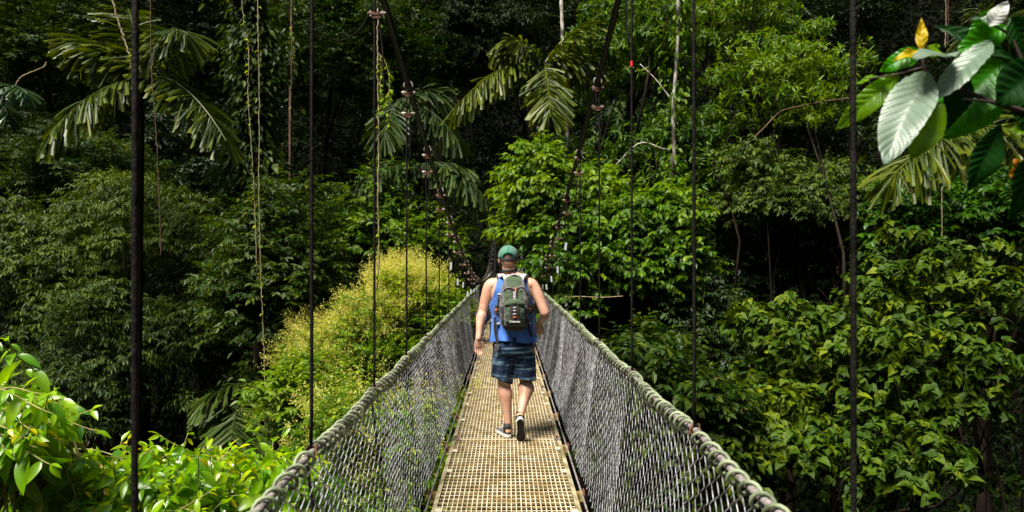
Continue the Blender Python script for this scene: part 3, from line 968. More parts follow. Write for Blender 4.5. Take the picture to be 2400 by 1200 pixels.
# --- palms
def frond_mesh(base, tip, sag, n=30, llen=0.55, mat='palm', seed=1, width=0.085, hang=0.6, tmix=.5):
    n, width = int(n * 1.25), width * .85
    rng = np.random.default_rng(seed)
    base, tip = np.array(base, float), np.array(tip, float)
    L = np.linalg.norm(tip - base)
    mid = (base + tip) / 2 + UP * sag * L
    ns = 40
    t = np.linspace(0, 1, ns)[:, None]
    rach = (1 - t) ** 2 * base + 2 * t * (1 - t) * mid + t ** 2 * tip
    mb = MB()
    mb.tube(rach, np.linspace(0.022, 0.006, ns) * L / 2.2, 5)
    Vl, Fl, tl = [mb.V[0]], [mb.T[0] if mb.T else np.zeros((0, 3), int)], [np.full(len(mb.V[0]), .85)]
    Ql = mb.Q[0]
    nv = mb.n
    tan = nrm(np.gradient(rach, axis=0))
    for k in range(n):
        f = 0.06 + 0.94 * (k + .5) / n
        i = min(ns - 1, int(f * (ns - 1)))
        p, ta = rach[i], tan[i]
        sd = nrm(np.cross(ta, UP))
        env = math.sin(min(1, f * 1.25 + .22) * math.pi * 0.55) * (1.0 if f < .8 else (1 - (f - .8) * 1.6))
        for s_ in (-1, 1):
            for rep in range(2):
                l = llen * env * rng.uniform(.8, 1.1)
                fw = 0.35 + 0.9 * max(0, f - .55)
                d = nrm(sd * s_ * (1 - 0.3 * rep) + ta * fw * rng.uniform(.8, 1.5) + UP * (.28 if rep == 0 else 0) - UP * hang * rng.uniform(.3, 1.5) * (1 + .8 * rep) + rng.normal(0, .16, 3))
                w = width * rng.uniform(.75, 1.15)
                # wedge: narrow base, broad ragged end, folded and bending downwards
                m = 4
                tt = np.linspace(0, 1, m)
                cen = p + d * (l * tt)[:, None] - UP * (0.22 * l * tt ** 2)[:, None]
                wd = nrm(np.cross(d, UP * .3 + ta * .2 + rng.normal(0, .3, 3)))
                hw = w * (0.15 + 0.85 * tt) * 0.5
                hw[-1] *= 0.85
                nrmv = np.cross(d, wd)
                A = cen - wd * hw[:, None] + nrmv * (hw * .35)[:, None]
                B = cen.copy()
                Cc = cen + wd * hw[:, None] + nrmv * (hw * .35)[:, None]
                A[-1] -= d * l * rng.uniform(0, .10)
                Cc[-1] -= d * l * rng.uniform(0, .10)
                V = np.concatenate([A, B, Cc])
                T = []
                for q in range(m - 1):
                    T += [[q, m + q, m + q + 1], [q, m + q + 1, q + 1], [m + q, 2 * m + q, 2 * m + q + 1], [m + q, 2 * m + q + 1, m + q + 1]]
                Vl.append(V)
                Fl.append(np.array(T) + nv)
                tv = float(np.clip(rng.normal(tmix, .16), 0, 1))
                tl.append(np.concatenate([[tv] * 3, [min(1, tv + .25)]] * 3))
                nv += len(V)
    return np_mesh('frond', np.concatenate(Vl), [Ql, np.concatenate(Fl)], tint=np.concatenate(tl), mats=[LM[mat]])


def palm(name, label, cx, cy, y, fronds, mat='palm', trunk=True, llen=.6, seed=1, width=.085, n=30, group='stilt palms among the forest trees', tmix=.5, r=0.09):
    c = P(cx, cy, y)
    g = float(ground_h(c.x, c.y)) - .2
    t = thing(name, label, 'palm', (c.x, c.y, g), group)
    if trunk:
        mb = MB()
        mb.tube(spline([[c.x + .3, c.y, g], [c.x - .1, c.y + .1, (g + c.z) / 2], [c.x, c.y, c.z - .9], [c.x, c.y, c.z - .12]], 24), np.concatenate([np.linspace(r * 1.15, r * .8, 20), [r * .7, r * .55, r * .35, r * .15]]), 10)
        link('trunk', mb.mesh('trunk', M['bark'], smooth=True), t)
    for k, (tx, ty, dy, sag) in enumerate(fronds):
        link('frond', frond_mesh(c, P(tx, ty, y + dy), sag, n=n, llen=llen, mat=mat, seed=seed * 31 + k, width=width, tmix=tmix), t)
    return t


palm('palm_tree', 'large stilt palm with four ragged fronds behind the thick left cable', 330, 185, 15, [(115, 315, -1.2, .25), (175, 95, .3, .30), (440, 80, -.6, .55), (530, 330, -1.0, .32), (300, 20, .8, .2)], llen=.85, width=.13, seed=1)
palm('palm_tree', 'stilt palm with pale fronds between the two main cables', 1275, 150, 17, [(1065, 255, -1.0, .28), (1170, 100, -.2, .45), (1290, 275, -1.6, .22), (1395, 60, .3, .3), (1400, 170, .5, .4)], llen=.75, width=.12, seed=2, tmix=.62)
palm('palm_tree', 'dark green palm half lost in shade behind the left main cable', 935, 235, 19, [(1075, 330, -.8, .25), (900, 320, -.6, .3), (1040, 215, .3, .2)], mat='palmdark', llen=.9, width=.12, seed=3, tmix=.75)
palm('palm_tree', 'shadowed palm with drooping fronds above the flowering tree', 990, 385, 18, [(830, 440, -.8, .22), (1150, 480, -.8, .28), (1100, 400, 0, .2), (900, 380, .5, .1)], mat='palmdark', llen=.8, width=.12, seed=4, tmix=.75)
palm('palm_tree', 'big palm frond hanging behind the near branch at the right edge', 2430, 330, 11, [(2085, 420, -.6, .34), (2350, 180, .8, .3), (2480, 560, 0, .3)], llen=.8, width=.10, seed=5, tmix=.52, n=38)
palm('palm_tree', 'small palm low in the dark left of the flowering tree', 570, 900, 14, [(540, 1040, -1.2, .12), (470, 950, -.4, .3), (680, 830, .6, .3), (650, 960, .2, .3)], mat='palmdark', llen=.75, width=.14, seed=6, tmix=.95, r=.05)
palm('palm_tree', 'bright little palm crown at the left edge near the top', -20, 225, 20, [(65, 220, -.6, .35), (20, 270, -.4, .2)], mat='palmblue', llen=.6, width=.12, seed=7, tmix=.95, r=.05, n=16)
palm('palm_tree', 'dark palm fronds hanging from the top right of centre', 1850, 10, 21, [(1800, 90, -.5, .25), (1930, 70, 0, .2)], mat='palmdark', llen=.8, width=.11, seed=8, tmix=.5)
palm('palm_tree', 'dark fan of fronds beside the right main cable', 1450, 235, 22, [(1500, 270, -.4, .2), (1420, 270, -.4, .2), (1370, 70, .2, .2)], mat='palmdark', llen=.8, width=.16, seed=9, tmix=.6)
palm('palm_tree', 'narrow leaved palm above the near branch in the top right corner', 2330, 60, 16, [(2260, 90, -.2, .3), (2400, 50, 0, .3), (2300, 20, 0, .2), (2390, 120, 0, .2)], mat='palm', llen=.6, width=.045, seed=10, tmix=.4)
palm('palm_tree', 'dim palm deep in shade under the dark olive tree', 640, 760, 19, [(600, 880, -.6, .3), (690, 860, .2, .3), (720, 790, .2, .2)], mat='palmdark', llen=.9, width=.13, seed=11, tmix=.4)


# --- bare and vine covered trunks
def trunk_thing(name, label, pts, y, r, mat, cat='tree', climb=0, seed=1, leafmat='mid', branches=()):
    pp = [np.array(P(a, b, y)) for a, b in pts]
    bot = pp[-1].copy()
    bot[2] = float(ground_h(bot[0], bot[1])) - .3
    if pp[-1][2] - bot[2] > .6:
        pp.append(bot)
    t = thing(name, label, cat, tuple(pp[-1]))
    mb = MB()
    q = spline(pp, 40)
    rng = np.random.default_rng(seed)
    mb.tube(q, np.linspace(r * .8, r * 1.15, 40) * (1 + .08 * rng.normal(size=40)), 10)
    for br in branches:
        bp = spline([np.array(P(a, b, y + .2)) for a, b in br], 14)
        mb.tube(bp, np.linspace(r * .5, r * .2, 14), 7)
    link('trunk', mb.mesh('trunk', M[mat], smooth=True), t)
    if climb:
        n = climb
        i = rng.integers(0, 36, n)
        a = rng.uniform(0, 6.28, n)
        rad = r + np.abs(rng.normal(0, .30, n)) * (.6 + .5 * np.sin(i * .6 + 1)) + .35 * np.maximum(0, np.sin(i * .9)) * rng.random(n)
        pos = q[i] + np.stack([np.cos(a) * rad, np.sin(a) * rad, rng.normal(0, .25, n)], -1)
        dr = np.stack([np.cos(a), np.sin(a), np.full(n, -.9)], -1) + rng.normal(0, .3, (n, 3))
        V, F, kv = leaves('oval', pos, dr, UP + rng.normal(0, .4, (n, 3)), rng.uniform(.08, .24, n))
        link('climbing_leaves', np_mesh('climbing_leaves', V, F, tint=np.repeat(np.clip(rng.normal(.5, .22, n), 0, 1), kv), mats=[LM[leafmat]]), t)
    return t


trunk_thing('tree_trunk', 'mottled white trunk coming down from the top edge right of the centre palm', [(1312, -60), (1318, 60), (1320, 160), (1326, 260), (1330, 330)], 18.0, .055, 'paletrunk', seed=1)
trunk_thing('tree_trunk', 'thin white trunk behind the red taped cable', [(1588, -60), (1590, 60), (1583, 180), (1578, 260), (1580, 400), (1575, 520)], 16.2, .045, 'paletrunk', seed=2, climb=420, leafmat='bright', branches=[[(1585, 250), (1540, 190), (1500, 150)], [(1580, 330), (1560, 350), (1500, 335), (1440, 390)]])
trunk_thing('tree_trunk', 'reddish brown trunk left of the centre at the top', [(1022, -60), (1026, 40), (1024, 120), (1030, 220)], 34.5, .17, 'reddish', seed=3, climb=160, leafmat='dark')
trunk_thing('tree_trunk', 'dark straight trunk at the top beside the reddish one', [(1000, -60), (1003, 40), (1002, 160)], 34.8, .16, 'bark', seed=4)
trunk_thing('tree_trunk', 'trunk thick with climbing plants between the left palm and second left cable', [(575, -80), (590, 60), (600, 250), (585, 420), (610, 600)], 15.5, .15, 'bark', seed=5, climb=7500, leafmat='mid')
trunk_thing('tree_trunk', 'pale lichened trunk leaning in the dark left of the flowering tree', [(655, 640), (665, 700), (690, 790), (705, 900)], 17, .13, 'paletrunk', seed=6, climb=260, leafmat='bright')
trunk_thing('tree_trunk', 'slim mossy trunk with few leaves at the top between left cables', [(685, -50), (683, 60), (684, 160), (680, 290)], 19, .035, 'vinered', seed=7, climb=160)



# --- hanging lianas
def vine(label, pts, y, r, mat='vine', leafn=0, seed=1, lm='yellow', name='hanging_vine'):
    rng = np.random.default_rng(seed)
    pp = [np.array(P(a, b, y)) for a, b in pts]
    q = spline(pp, max(30, len(pp) * 12))
    q[1:-1, 0] += rng.normal(0, r * .5, len(q) - 2)
    t = thing(name, label, 'vine', tuple(pp[0]), 'lianas hanging in the forest')
    mb = MB()
    mb.tube(q, r * (1 + .2 * rng.normal(size=len(q)) * .5), 5)
    link('stem', mb.mesh('stem', M[mat], smooth=True), t)
    if leafn:
        i = rng.integers(2, len(q) - 1, leafn)
        a = rng.uniform(0, 6.28, leafn)
        dr = np.stack([np.cos(a), np.sin(a), np.full(leafn, -.6)], -1)
        V, F, kv = leaves('oval', q[i] + dr * .01, dr, UP + rng.normal(0, .4, (leafn, 3)), rng.uniform(.04, .09, leafn))
        link('vine_leaves', np_mesh('vine_leaves', V, F, tint=np.repeat(np.clip(rng.normal(.6, .25, leafn), 0, 1), kv), mats=[LM[lm]]), t)


vine('leaning yellowish stalk left of the thick left cable at the top', [(255, -40), (275, 40), (298, 110), (312, 165)], 14.5, .02, 'vine', seed=20, name='hanging_stalk')
vine('thin reddish liana hanging just right of the thick left cable', [(352, -60), (355, 150), (365, 300), (373, 450), (377, 600)], 11, .008, 'vinered', seed=1)
vine('long pale liana dropping beside the vine covered trunk', [(603, -60), (605, 60), (608, 250), (607, 420), (610, 600), (614, 700), (620, 860), (622, 1010)], 12, .009, 'vine', 30, seed=2)
vine('shorter crooked liana left of the long pale one', [(565, -40), (572, 60), (583, 120), (582, 230), (592, 380), (598, 500), (602, 640)], 12.5, .008, 'vine', 40, seed=3)
vine('pale twisted liana running down the third left cable', [(886, 20), (885, 150), (888, 300), (886, 450), (888, 580), (884, 680)], 9.5, .011, 'vine', 10, seed=4)
vine('leafy creeper loop hanging from the pale liana near the left main cable', [(888, 125), (905, 150), (913, 190), (910, 235), (900, 245), (893, 215)], 9.5, .006, 'twig', 70, seed=5)
vine('small leafy creeper beside the pale liana', [(892, 130), (893, 170), (891, 205), (895, 235)], 9.5, .005, 'twig', 40, seed=6)
vine('short leafy sprig low on the pale liana', [(888, 262), (903, 262), (912, 275), (910, 300)], 9.5, .005, 'twig', 24, seed=7)
vine('thin pale liana in the dark at the top right', [(2216, -40), (2217, 60), (2215, 112)], 14, .010, 'vine', seed=8)
vine('second thin liana close beside it in the dark at the top right', [(2223, -40), (2222, 60), (2221, 108)], 14, .008, 'vinered', seed=9)
vine('thin liana hanging below the right palm frond', [(2207, 440), (2208, 500), (2208, 560)], 13, .008, 'vine', seed=10)
vine('slack brown liana curving below the top clamp of the left main cable', [(872, 20), (850, 60), (825, 85), (800, 95), (780, 92)], 14, .02, 'bark', seed=11)
vine('pale crooked bare branch by the left edge', [(108, 145), (105, 155), (85, 165), (60, 175), (45, 185), (38, 200)], 20, .022, 'vine', seed=12, name='bare_branch')
vine('bare forked branch crossing the dusky tree on the right', [(1990, 230), (1930, 238), (1880, 248), (1830, 262), (1790, 300), (1760, 330), (1700, 380)], 15.5, .018, 'vinered', seed=13, name='bare_branch')
vine('thin horizontal pale twig right of the walking man', [(1325, 696), (1360, 695), (1410, 697), (1460, 694)], 11.5, .008, 'vine', 10, seed=14, name='bare_branch')
vine('short hanging rootlet left of the second left cable', [(683, 10), (684, 130), (681, 290)], 15, .012, 'vinered', 12, seed=15)

dl = thing('dry_leaf', 'long dry brown leaf caught above the right rail', 'dry leaf', tuple(P(1670, 890, 9)))
V, F, kv = leaves('strap', np.array([P(1648, 905, 9)]), np.array([P(1686, 880, 9) - P(1648, 905, 9)]), np.array([[0, -1, .6]]), np.array([.26]))
M['dry'] = noise_mat('dry_leaf', (0.28, 0.12, 0.05), (0.45, 0.22, 0.10), scale=8)
dlm = np_mesh('blade', V, F, mats=[M['dry']])
link('blade', dlm, dl)


# --- near bush with large drooping leaves (bottom left)
def near_bush(name, label, stems, base, y, mat='near', leaf=.165, seed=1, per=15, cat='bush', filler=0, fillbox=None, fdark=.35):
    rng = np.random.default_rng(seed)
    b0 = np.array(P(base[0], base[1], y + .2))
    b0[2] = max(b0[2], -40)
    t = thing(name, label, cat, tuple(b0))
    sm = MB()
    pos, dr, up, sz, tint = [], [], [], [], []
    allst = [(s, 1.0) for s in stems]
    for k in range(filler):
        x0, y0_, x1, y1_ = fillbox
        a = (rng.uniform(x0, x1), rng.uniform(y0_, y1_))
        allst.append(((a[0], a[1], rng.uniform(-.5, .9)), 0.7))
    for (tx, ty, dy), wgt in allst:
        tip = np.array(P(tx, ty, y + dy))
        rootp = b0 + rng.normal(0, .35, 3) * [1, .6, .3]
        side = nrm(tip - rootp)
        mid = rootp + (tip - rootp) * .55 + UP * .22 * np.linalg.norm(tip - rootp) * rng.uniform(.4, 1)
        q = spline([rootp, mid, tip], 30)
        sm.tube(q, np.linspace(.009, .0028, 30), 5)
        L = np.linalg.norm(tip - mid)
        npair = int(max(6, min(per, L / .065)))
        for j in range(npair):
            f = 1 - .62 * (j / npair)
            i = min(28, int(f * 29))
            ta = nrm(q[i + 1] - q[i])
            sd = nrm(np.cross(ta, UP + rng.normal(0, .15, 3)))
            s_ = 1 if j % 2 else -1
            age = j / npair
            d = sd * s_ * rng.uniform(.5, 1.0) + ta * rng.uniform(.15, .8) - UP * rng.uniform(.35, 1.1)
            pos.append(q[i] + sd * s_ * .006)
            dr.append(d)
            up.append(UP * .8 + np.array([0, -.5, 0]) + rng.normal(0, .45, 3))
            sz.append(leaf * (0.45 + .7 * min(1, age * 2.6)) * rng.uniform(.75, 1.15))
            tint.append(np.clip((1.02 - age * 5.0 if age < .10 and rng.random() < .18 else rng.normal(.5, .2)), 0, 1))
            # petiole
        for e in range(2):     # tip leaves
            pos.append(q[-1]); dr.append(nrm(q[-1] - q[-2]) + rng.normal(0, .3, 3) - UP * .3); up.append(UP + rng.normal(0, .4, 3)); sz.append(leaf * rng.uniform(.35, .55)); tint.append(rng.uniform(.5, .85) if rng.random() < .88 else .95)
    V, F, kv = leaves('near', np.array(pos), np.array(dr), np.array(up), np.array(sz))
    link('foliage', np_mesh('foliage', V, F, tint=np.repeat(tint, kv), mats=[LM[mat]], smooth=True), t)
    link('stems', sm.mesh('stems', M['twig'], smooth=True), t)
    return t


near_bush('leafy_bush', 'sunlit large leaved bush reaching in from the left edge near the bottom', [(228, 1010, 0), (215, 960, .1), (160, 940, .2), (110, 935, -.2), (60, 905, 0), (20, 890, .2), (20, 800, .1), (-20, 795, 0), (130, 1000, -.3), (90, 1050, -.4), (30, 980, -.4)],
          (-60, 1160), 3.9, seed=1, filler=130, fillbox=(-60, 910, 150, 1100))
near_bush('leafy_bush', 'sunlit large leaved bush with yellow young leaves crossed by the thick left cable', [(285, 1035, 0), (300, 1030, .3), (345, 1050, .1), (375, 1020, .2), (440, 1018, 0), (480, 1045, .3), (240, 1080, -.3), (150, 1090, -.3), (120, 1070, -.1), (400, 1060, -.2), (520, 1060, .2)],
          (330, 1420), 4.4, seed=2, filler=360, fillbox=(10, 1045, 560, 1250), per=14)
near_bush('leafy_bush', 'sunlit large leaved bush directly behind the near left rail', [(600, 1012, 0), (640, 1035, .2), (665, 1025, .3), (560, 1060, .1), (690, 1070, .3), (530, 1080, -.2), (620, 1090, -.1)],
          (600, 1420), 4.7, seed=3, filler=190, fillbox=(500, 1055, 760, 1280), per=14)


# --- very near branch (top right) with big glossy leaves
def big_leaf(name, base, tip, wfrac, face, mats_, y, fold=.12, curl=.12, veins=9, dy=(0, 0), seed=1, parent=None, holes=False):
    a, b = np.array(P(base[0], base[1], y + dy[0])), np.array(P(tip[0], tip[1], y + dy[1]))
    L = np.linalg.norm(b - a)
    Y = (b - a) / L
    Xv = nrm(np.cross(Y, np.array(face, float)))
    Zv = np.cross(Xv, Y)
    ns, nw = 40, 12
    rng = np.random.default_rng(seed)
    V = []
    for i in range(ns + 1):
        t = i / ns
        peak = .42
        x = (t / peak) if t < peak else (1 - t) / (1 - peak)
        hw = wfrac * L * .5 * math.sin(min(1, x) * math.pi / 2) ** .8 + .0006
        if t > .9:
            hw = max(.0004, hw * (1 - (t - .9) * 5))
        for j in range(-nw, nw + 1):
            s_ = j / nw
            z = fold * hw * 2 * abs(s_) ** 1.2 * 1.0 - curl * L * t * t - .35 * fold * hw * 2 * (s_ ** 4)
            z += .0036 * (L / .25) * math.cos((t - abs(s_) * .16) * veins * 2 * math.pi) * min(1, abs(s_) * 3) * (1 - abs(s_) * .4)
            z += .006 * math.sin(t * 9 + seed) * s_
            V.append(a + Xv * (hw * s_) + Y * (L * t) + Zv * z)
    V = np.array(V)
    m = 2 * nw + 1
    i, j = np.meshgrid(np.arange(ns), np.arange(m - 1), indexing='ij')
    Qd = np.stack([i * m + j, i * m + j + 1, (i + 1) * m + j + 1, (i + 1) * m + j], -1).reshape(-1, 4)
    tv = np.full(len(V), rng.uniform(.35, .65))
    return link(name, np_mesh(name, V, Qd, tint=tv, mats=[mats_], smooth=True), parent)


LM['bigfresh'] = leaf_mat('fresh_big_leaf', [(0.1035, 0.2484, 0.0207), (0.1656, 0.3312, 0.031), (0.2484, 0.414, 0.0414)], rough=.35, trans=.6, spec=.4, spots=True)
LM['bigdeep'] = leaf_mat('deep_green_big_leaf', [(0.0508, 0.2175, 0.0261), (0.0798, 0.29, 0.0406), (0.116, 0.3625, 0.058)], rough=.35, trans=.55, spec=.4, spots=True)
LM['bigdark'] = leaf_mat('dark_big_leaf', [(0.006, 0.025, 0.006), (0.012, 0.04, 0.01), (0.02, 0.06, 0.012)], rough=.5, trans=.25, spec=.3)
LM['bigpale'] = leaf_mat('pale_sheen_leaf', [(0.12, 0.18, 0.13), (0.18, 0.23, 0.18), (0.24, 0.29, 0.24)], rough=.4, trans=.28, spec=.6)  # sky sheen of the glossy leaves put into a pale base colour
LM['bigyellow'] = leaf_mat('young_yellow_leaf', [(0.5, 0.36, 0.05), (0.62, 0.46, 0.08), (0.7, 0.5, 0.1)], rough=.4, trans=.45)
LM['bigorange'] = leaf_mat('withered_orange_leaf', [(0.55, 0.20, 0.03), (0.62, 0.25, 0.04), (0.7, 0.3, 0.05)], rough=.5, trans=.35)
LM['bigwhite'] = leaf_mat('white_bract', [(0.5, 0.5, 0.48), (0.6, 0.6, 0.58), (0.7, 0.7, 0.68)], rough=.4, trans=.3)
YB = 1.75
cpos = P(2420, 260, YB)
br = thing('leafy_branch', 'large glossy leaves on a very near branch in the top right corner', 'branch', tuple(cpos))
mb = MB()
mb.tube(spline([np.array(P(2560, 300, YB + .1)), np.array(P(2400, 262, YB)), np.array(P(2290, 225, YB)), np.array(P(2180, 180, YB)), np.array(P(2160, 120, YB))], 24), np.linspace(.009, .0035, 24), 8)
mb.tube(spline([np.array(P(2420, 268, YB)), np.array(P(2340, 242, YB - .02)), np.array(P(2255, 232, YB - .03))], 14), np.linspace(.006, .0025, 14), 7)
mb.tube(spline([np.array(P(2420, 200, YB)), np.array(P(2370, 90, YB)), np.array(P(2330, 60, YB))], 14), np.linspace(.006, .0025, 14), 7)
mb.tube(spline([np.array(P(2290, 225, YB)), np.array(P(2190, 160, YB)), np.array(P(2100, 175, YB)), np.array(P(2030, 185, YB))], 14), np.linspace(.004, .002, 14), 7)
link('twig', mb.mesh('twig', M['darktwig'], smooth=True), br)
TW = (0, -1, .35)
bl = [
    ((2172, 165), (2072, 362), .36, (-.55, -1, .75), 'bigpale', (0, -.12), 12),
    ((2325, 98), (2192, 215), .34, (-.3, -.7, 1.2), 'bigpale', (0, -.05), 9),
    ((2318, 62), (2362, 2), .62, (-.3, -1, .5), 'bigwhite', (0, -.03), 7),
    ((2350, 55), (2280, 35), .35, (0, -.6, 1), 'bigpale', (0, .02), 7),
    ((2230, 130), (2150, 118), .45, (0, -.4, 1), 'bigpale', (0, -.1), 6),
    ((2205, 240), (2140, 368), .46, (.1, -1, .5), 'bigfresh', (-.03, -.06), 10),
    ((2160, 120), (2065, 160), .52, (.1, -1, .35), 'bigdeep', (0, .02), 8),
    ((2110, 172), (1962, 300), .30, (.1, -1, .4), 'bigfresh', (.02, .05), 10),
    ((2080, 180), (2000, 185), .32, (0, -1, .5), 'bigfresh', (0, .1), 7),
    ((2170, 130), (2205, 105), .6, (0, -1, .3), 'bigfresh', (0, .02), 6),
    ((2158, 125), (2163, 38), .26, (-.3, -1, .2), 'bigyellow', (0, .0), 6),
    ((2150, 118), (2100, 135), .3, (0, -1, .5), 'bigyellow', (0, -.02), 6),
    ((2170, 180), (2190, 245), .35, (0, -1, .1), 'bigfresh', (0, -.04), 6),
    ((2350, 140), (2200, 300), .58, (-.1, -1, .7), 'bigdeep', (.05, .05), 12),
    ((2360, 200), (2220, 330), .5, (.2, -1, 0), 'bigdeep', (.04, .1), 10),
    ((2270, 170), (2200, 320), .48, (.3, -1, -.1), 'bigdark', (.0, .0), 10),
    ((2360, 60), (2250, 120), .5, (0, -1, .1), 'bigdeep', (.03, .03), 9),
    ((2370, 40), (2420, 150), .7, (0, -1, .2), 'bigdark', (.0, .02), 8),
    ((2440, 150), (2340, 240), .8, (0, -1, .1), 'bigdark', (-.1, -.1), 8),
    ((2345, 290), (2280, 450), .42, (.1, -1, 0), 'bigdark', (-.05, -.05), 10),
    ((2440, 330), (2385, 520), .5, (.2, -1, 0), 'bigdark', (-.1, -.05), 10),
    ((2400, 190), (2440, 330), .7, (0, -1, 0), 'bigdark', (0, 0), 10),
    ((2405, 310), (2365, 300), .6, (0, -1, .6), 'bigfresh', (0, 0), 6),
    ((2382, 372), (2374, 418), .32, (.2, -1, .1), 'bigorange', (0, 0), 5),
    ((2330, 20), (2270, 90), .4, (0, -1, .3), 'bigdeep', (0.06, .08), 8),
    ((2190, 60), (2400, 130), .25, (0, -1, .3), 'bigdark', (0.12, .08), 8),
]
for k, (a_, b_, wf, fc, mm, dy, vn) in enumerate(bl):
    big_leaf('leaf', a_, b_, wf, fc, LM[mm], YB, veins=vn, dy=dy, seed=k, parent=br)

# ------------------------------------------------------------------ the walking man
def skin_mat():
    m, nt, out = new_mat('skin')
    tc = nt.nodes.new('ShaderNodeTexCoord')
    nz = nt.nodes.new('ShaderNodeTexNoise')
    nz.inputs['Scale'].default_value = 9
    nt.links.new(tc.outputs['Object'], nz.inputs['Vector'])
    rp = ramp(nt, [(0.45, 0.22, 0.14), (0.72, 0.43, 0.30)], [0.3, 0.7])
    nt.links.new(nz.outputs[0], rp.inputs[0])
    pb = nt.nodes.new('ShaderNodeBsdfPrincipled')
    pb.inputs['Roughness'].default_value = 0.48
    pb.inputs['Subsurface Weight'].default_value = 0.12
    pb.inputs['Subsurface Radius'].default_value = (0.02, 0.008, 0.004)
    nt.links.new(rp.outputs[0], pb.inputs['Base Color'])
    nt.links.new(pb.outputs[0], out.inputs[0])
    return m


def cloth_mat(name, base, wrinkle=0.6, scale=9.0, stripes=None, rough=0.85, stretch=(1, 1, 1)):
    m, nt, out = new_mat(name)
    tc = nt.nodes.new('ShaderNodeTexCoord')
    nz = nt.nodes.new('ShaderNodeTexNoise')
    nz.inputs['Scale'].default_value = scale
    nz.inputs['Detail'].default_value = 3
    nz.inputs['Distortion'].default_value = 1.2
    mp = nt.nodes.new('ShaderNodeMapping')
    mp.inputs['Scale'].default_value = stretch
    nt.links.new(tc.outputs['Object'], mp.inputs[0])
    nt.links.new(mp.outputs[0], nz.inputs['Vector'])
    wv = nt.nodes.new('ShaderNodeTexNoise')
    wv.inputs['Scale'].default_value = 400
    nt.links.new(tc.outputs['Object'], wv.inputs['Vector'])
    pb = nt.nodes.new('ShaderNodeBsdfPrincipled')
    pb.inputs['Roughness'].default_value = rough
    pb.inputs['Specular IOR Level'].default_value = 0.2
    pb.inputs['Sheen Weight'].default_value = 0.15
    if stripes:
        m2 = nt.nodes.new('ShaderNodeMapping')
        m2.inputs['Scale'].default_value = (2.4, 2.4, 34.0)
        nt.links.new(tc.outputs['Object'], m2.inputs[0])
        n2 = nt.nodes.new('ShaderNodeTexNoise')
        n2.inputs['Scale'].default_value = 1.0
        n2.inputs['Detail'].default_value = 3
        n2.inputs['Roughness'].default_value = .6
        nt.links.new(m2.outputs[0], n2.inputs['Vector'])
        rp = ramp(nt, stripes, [0.34, 0.48, 0.55, 0.63])
        nt.links.new(n2.outputs[0], rp.inputs[0])
        src = rp.outputs[0]
    else:
        rp = ramp(nt, [tuple(c * .8 for c in base), tuple(min(1, c * 1.2) for c in base)], [.3, .7])
        nt.links.new(wv.outputs[0], rp.inputs[0])
        src = rp.outputs[0]
    nt.links.new(src, pb.inputs['Base Color'])
    bp = nt.nodes.new('ShaderNodeBump')
    bp.inputs['Strength'].default_value = wrinkle
    bp.inputs['Distance'].default_value = 0.03
    nt.links.new(nz.outputs[0], bp.inputs['Height'])
    nt.links.new(bp.outputs[0], pb.inputs['Normal'])
    nt.links.new(pb.outputs[0], out.inputs[0])
    return m


M['skin'] = skin_mat()
M['tank'] = cloth_mat('blue_tank', (0.065, 0.175, 0.54), .7, 7.0, stretch=(1.2, 1.2, .5))
M['shorts'] = cloth_mat('striped_shorts', (0.02, 0.05, 0.12), .6, 10.0, stripes=[(0.004, 0.009, 0.025), (0.008, 0.024, 0.07), (0.02, 0.065, 0.14), (0.19, 0.28, 0.33)])
M['cap'] = cloth_mat('green_cap', (0.012, 0.15, 0.10), .25, 14.0)
M['capmesh'] = cloth_mat('grey_green_cap_mesh', (0.09, 0.19, 0.14), .3, 40.0)
M['black'] = noise_mat('black_fabric', (0.006, 0.006, 0.007), (0.018, 0.018, 0.02), scale=30, rough=0.7)
M['packgrey'] = cloth_mat('grey_pack_cloth', (0.13, 0.12, 0.115), .5, 14.0)
M['packdark'] = cloth_mat('dark_pack_cloth', (0.028, 0.024, 0.025), .6, 14.0)
M['packgreen'] = cloth_mat('green_pack_cloth', (0.062, 0.092, 0.052), .8, 16.0)
M['packpale'] = cloth_mat('pale_pack_strap', (0.5, 0.47, 0.46), .3, 20.0)
M['orange'] = noise_mat('orange_cord', (0.7, 0.13, 0.01), (0.8, 0.2, 0.02), scale=20, rough=.5)
M['white'] = noise_mat('white_rubber', (0.55, 0.53, 0.50), (0.78, 0.77, 0.74), scale=25, rough=.5)
M['solebot'] = noise_mat('dark_sole', (0.010, 0.007, 0.006), (0.030, 0.020, 0.016), scale=60, rough=.8, bump=.8, bscale=90)
M['shoe'] = cloth_mat('grey_shoe_canvas', (0.12, 0.095, 0.10), .3, 30.0)
M['tan'] = noise_mat('tan_leather', (0.45, 0.25, 0.12), (0.6, 0.36, 0.2), scale=30, rough=.6)
M['hair'] = noise_mat('cropped_hair', (0.10, 0.055, 0.03), (0.24, 0.15, 0.09), scale=150, rough=.8)
M['print'] = noise_mat('white_print', (0.7, 0.7, 0.7), (0.85, 0.85, 0.85), scale=10, rough=.6)

PY = 6.36
man = thing('person', 'man walking away on the bridge in green cap, blue tank top and striped shorts', 'person', (0.06, PY, 0))


def mpart(name, me, **kw):
    return link(name, me, man, **kw)


def A(px, py, y=PY):
    return np.array(P(px, py, y))


def ell_ring(c, rx, ry, n=40, tilt=0.0, sq=2.0):
    a = np.arange(n) * 2 * np.pi / n
    ca, sa = np.cos(a), np.sin(a)
    x = np.sign(ca) * np.abs(ca) ** (2 / sq) * rx
    y = np.sign(sa) * np.abs(sa) ** (2 / sq) * ry
    return np.stack([c[0] + x, c[1] + y, np.full(n, c[2]) + tilt * x], -1)


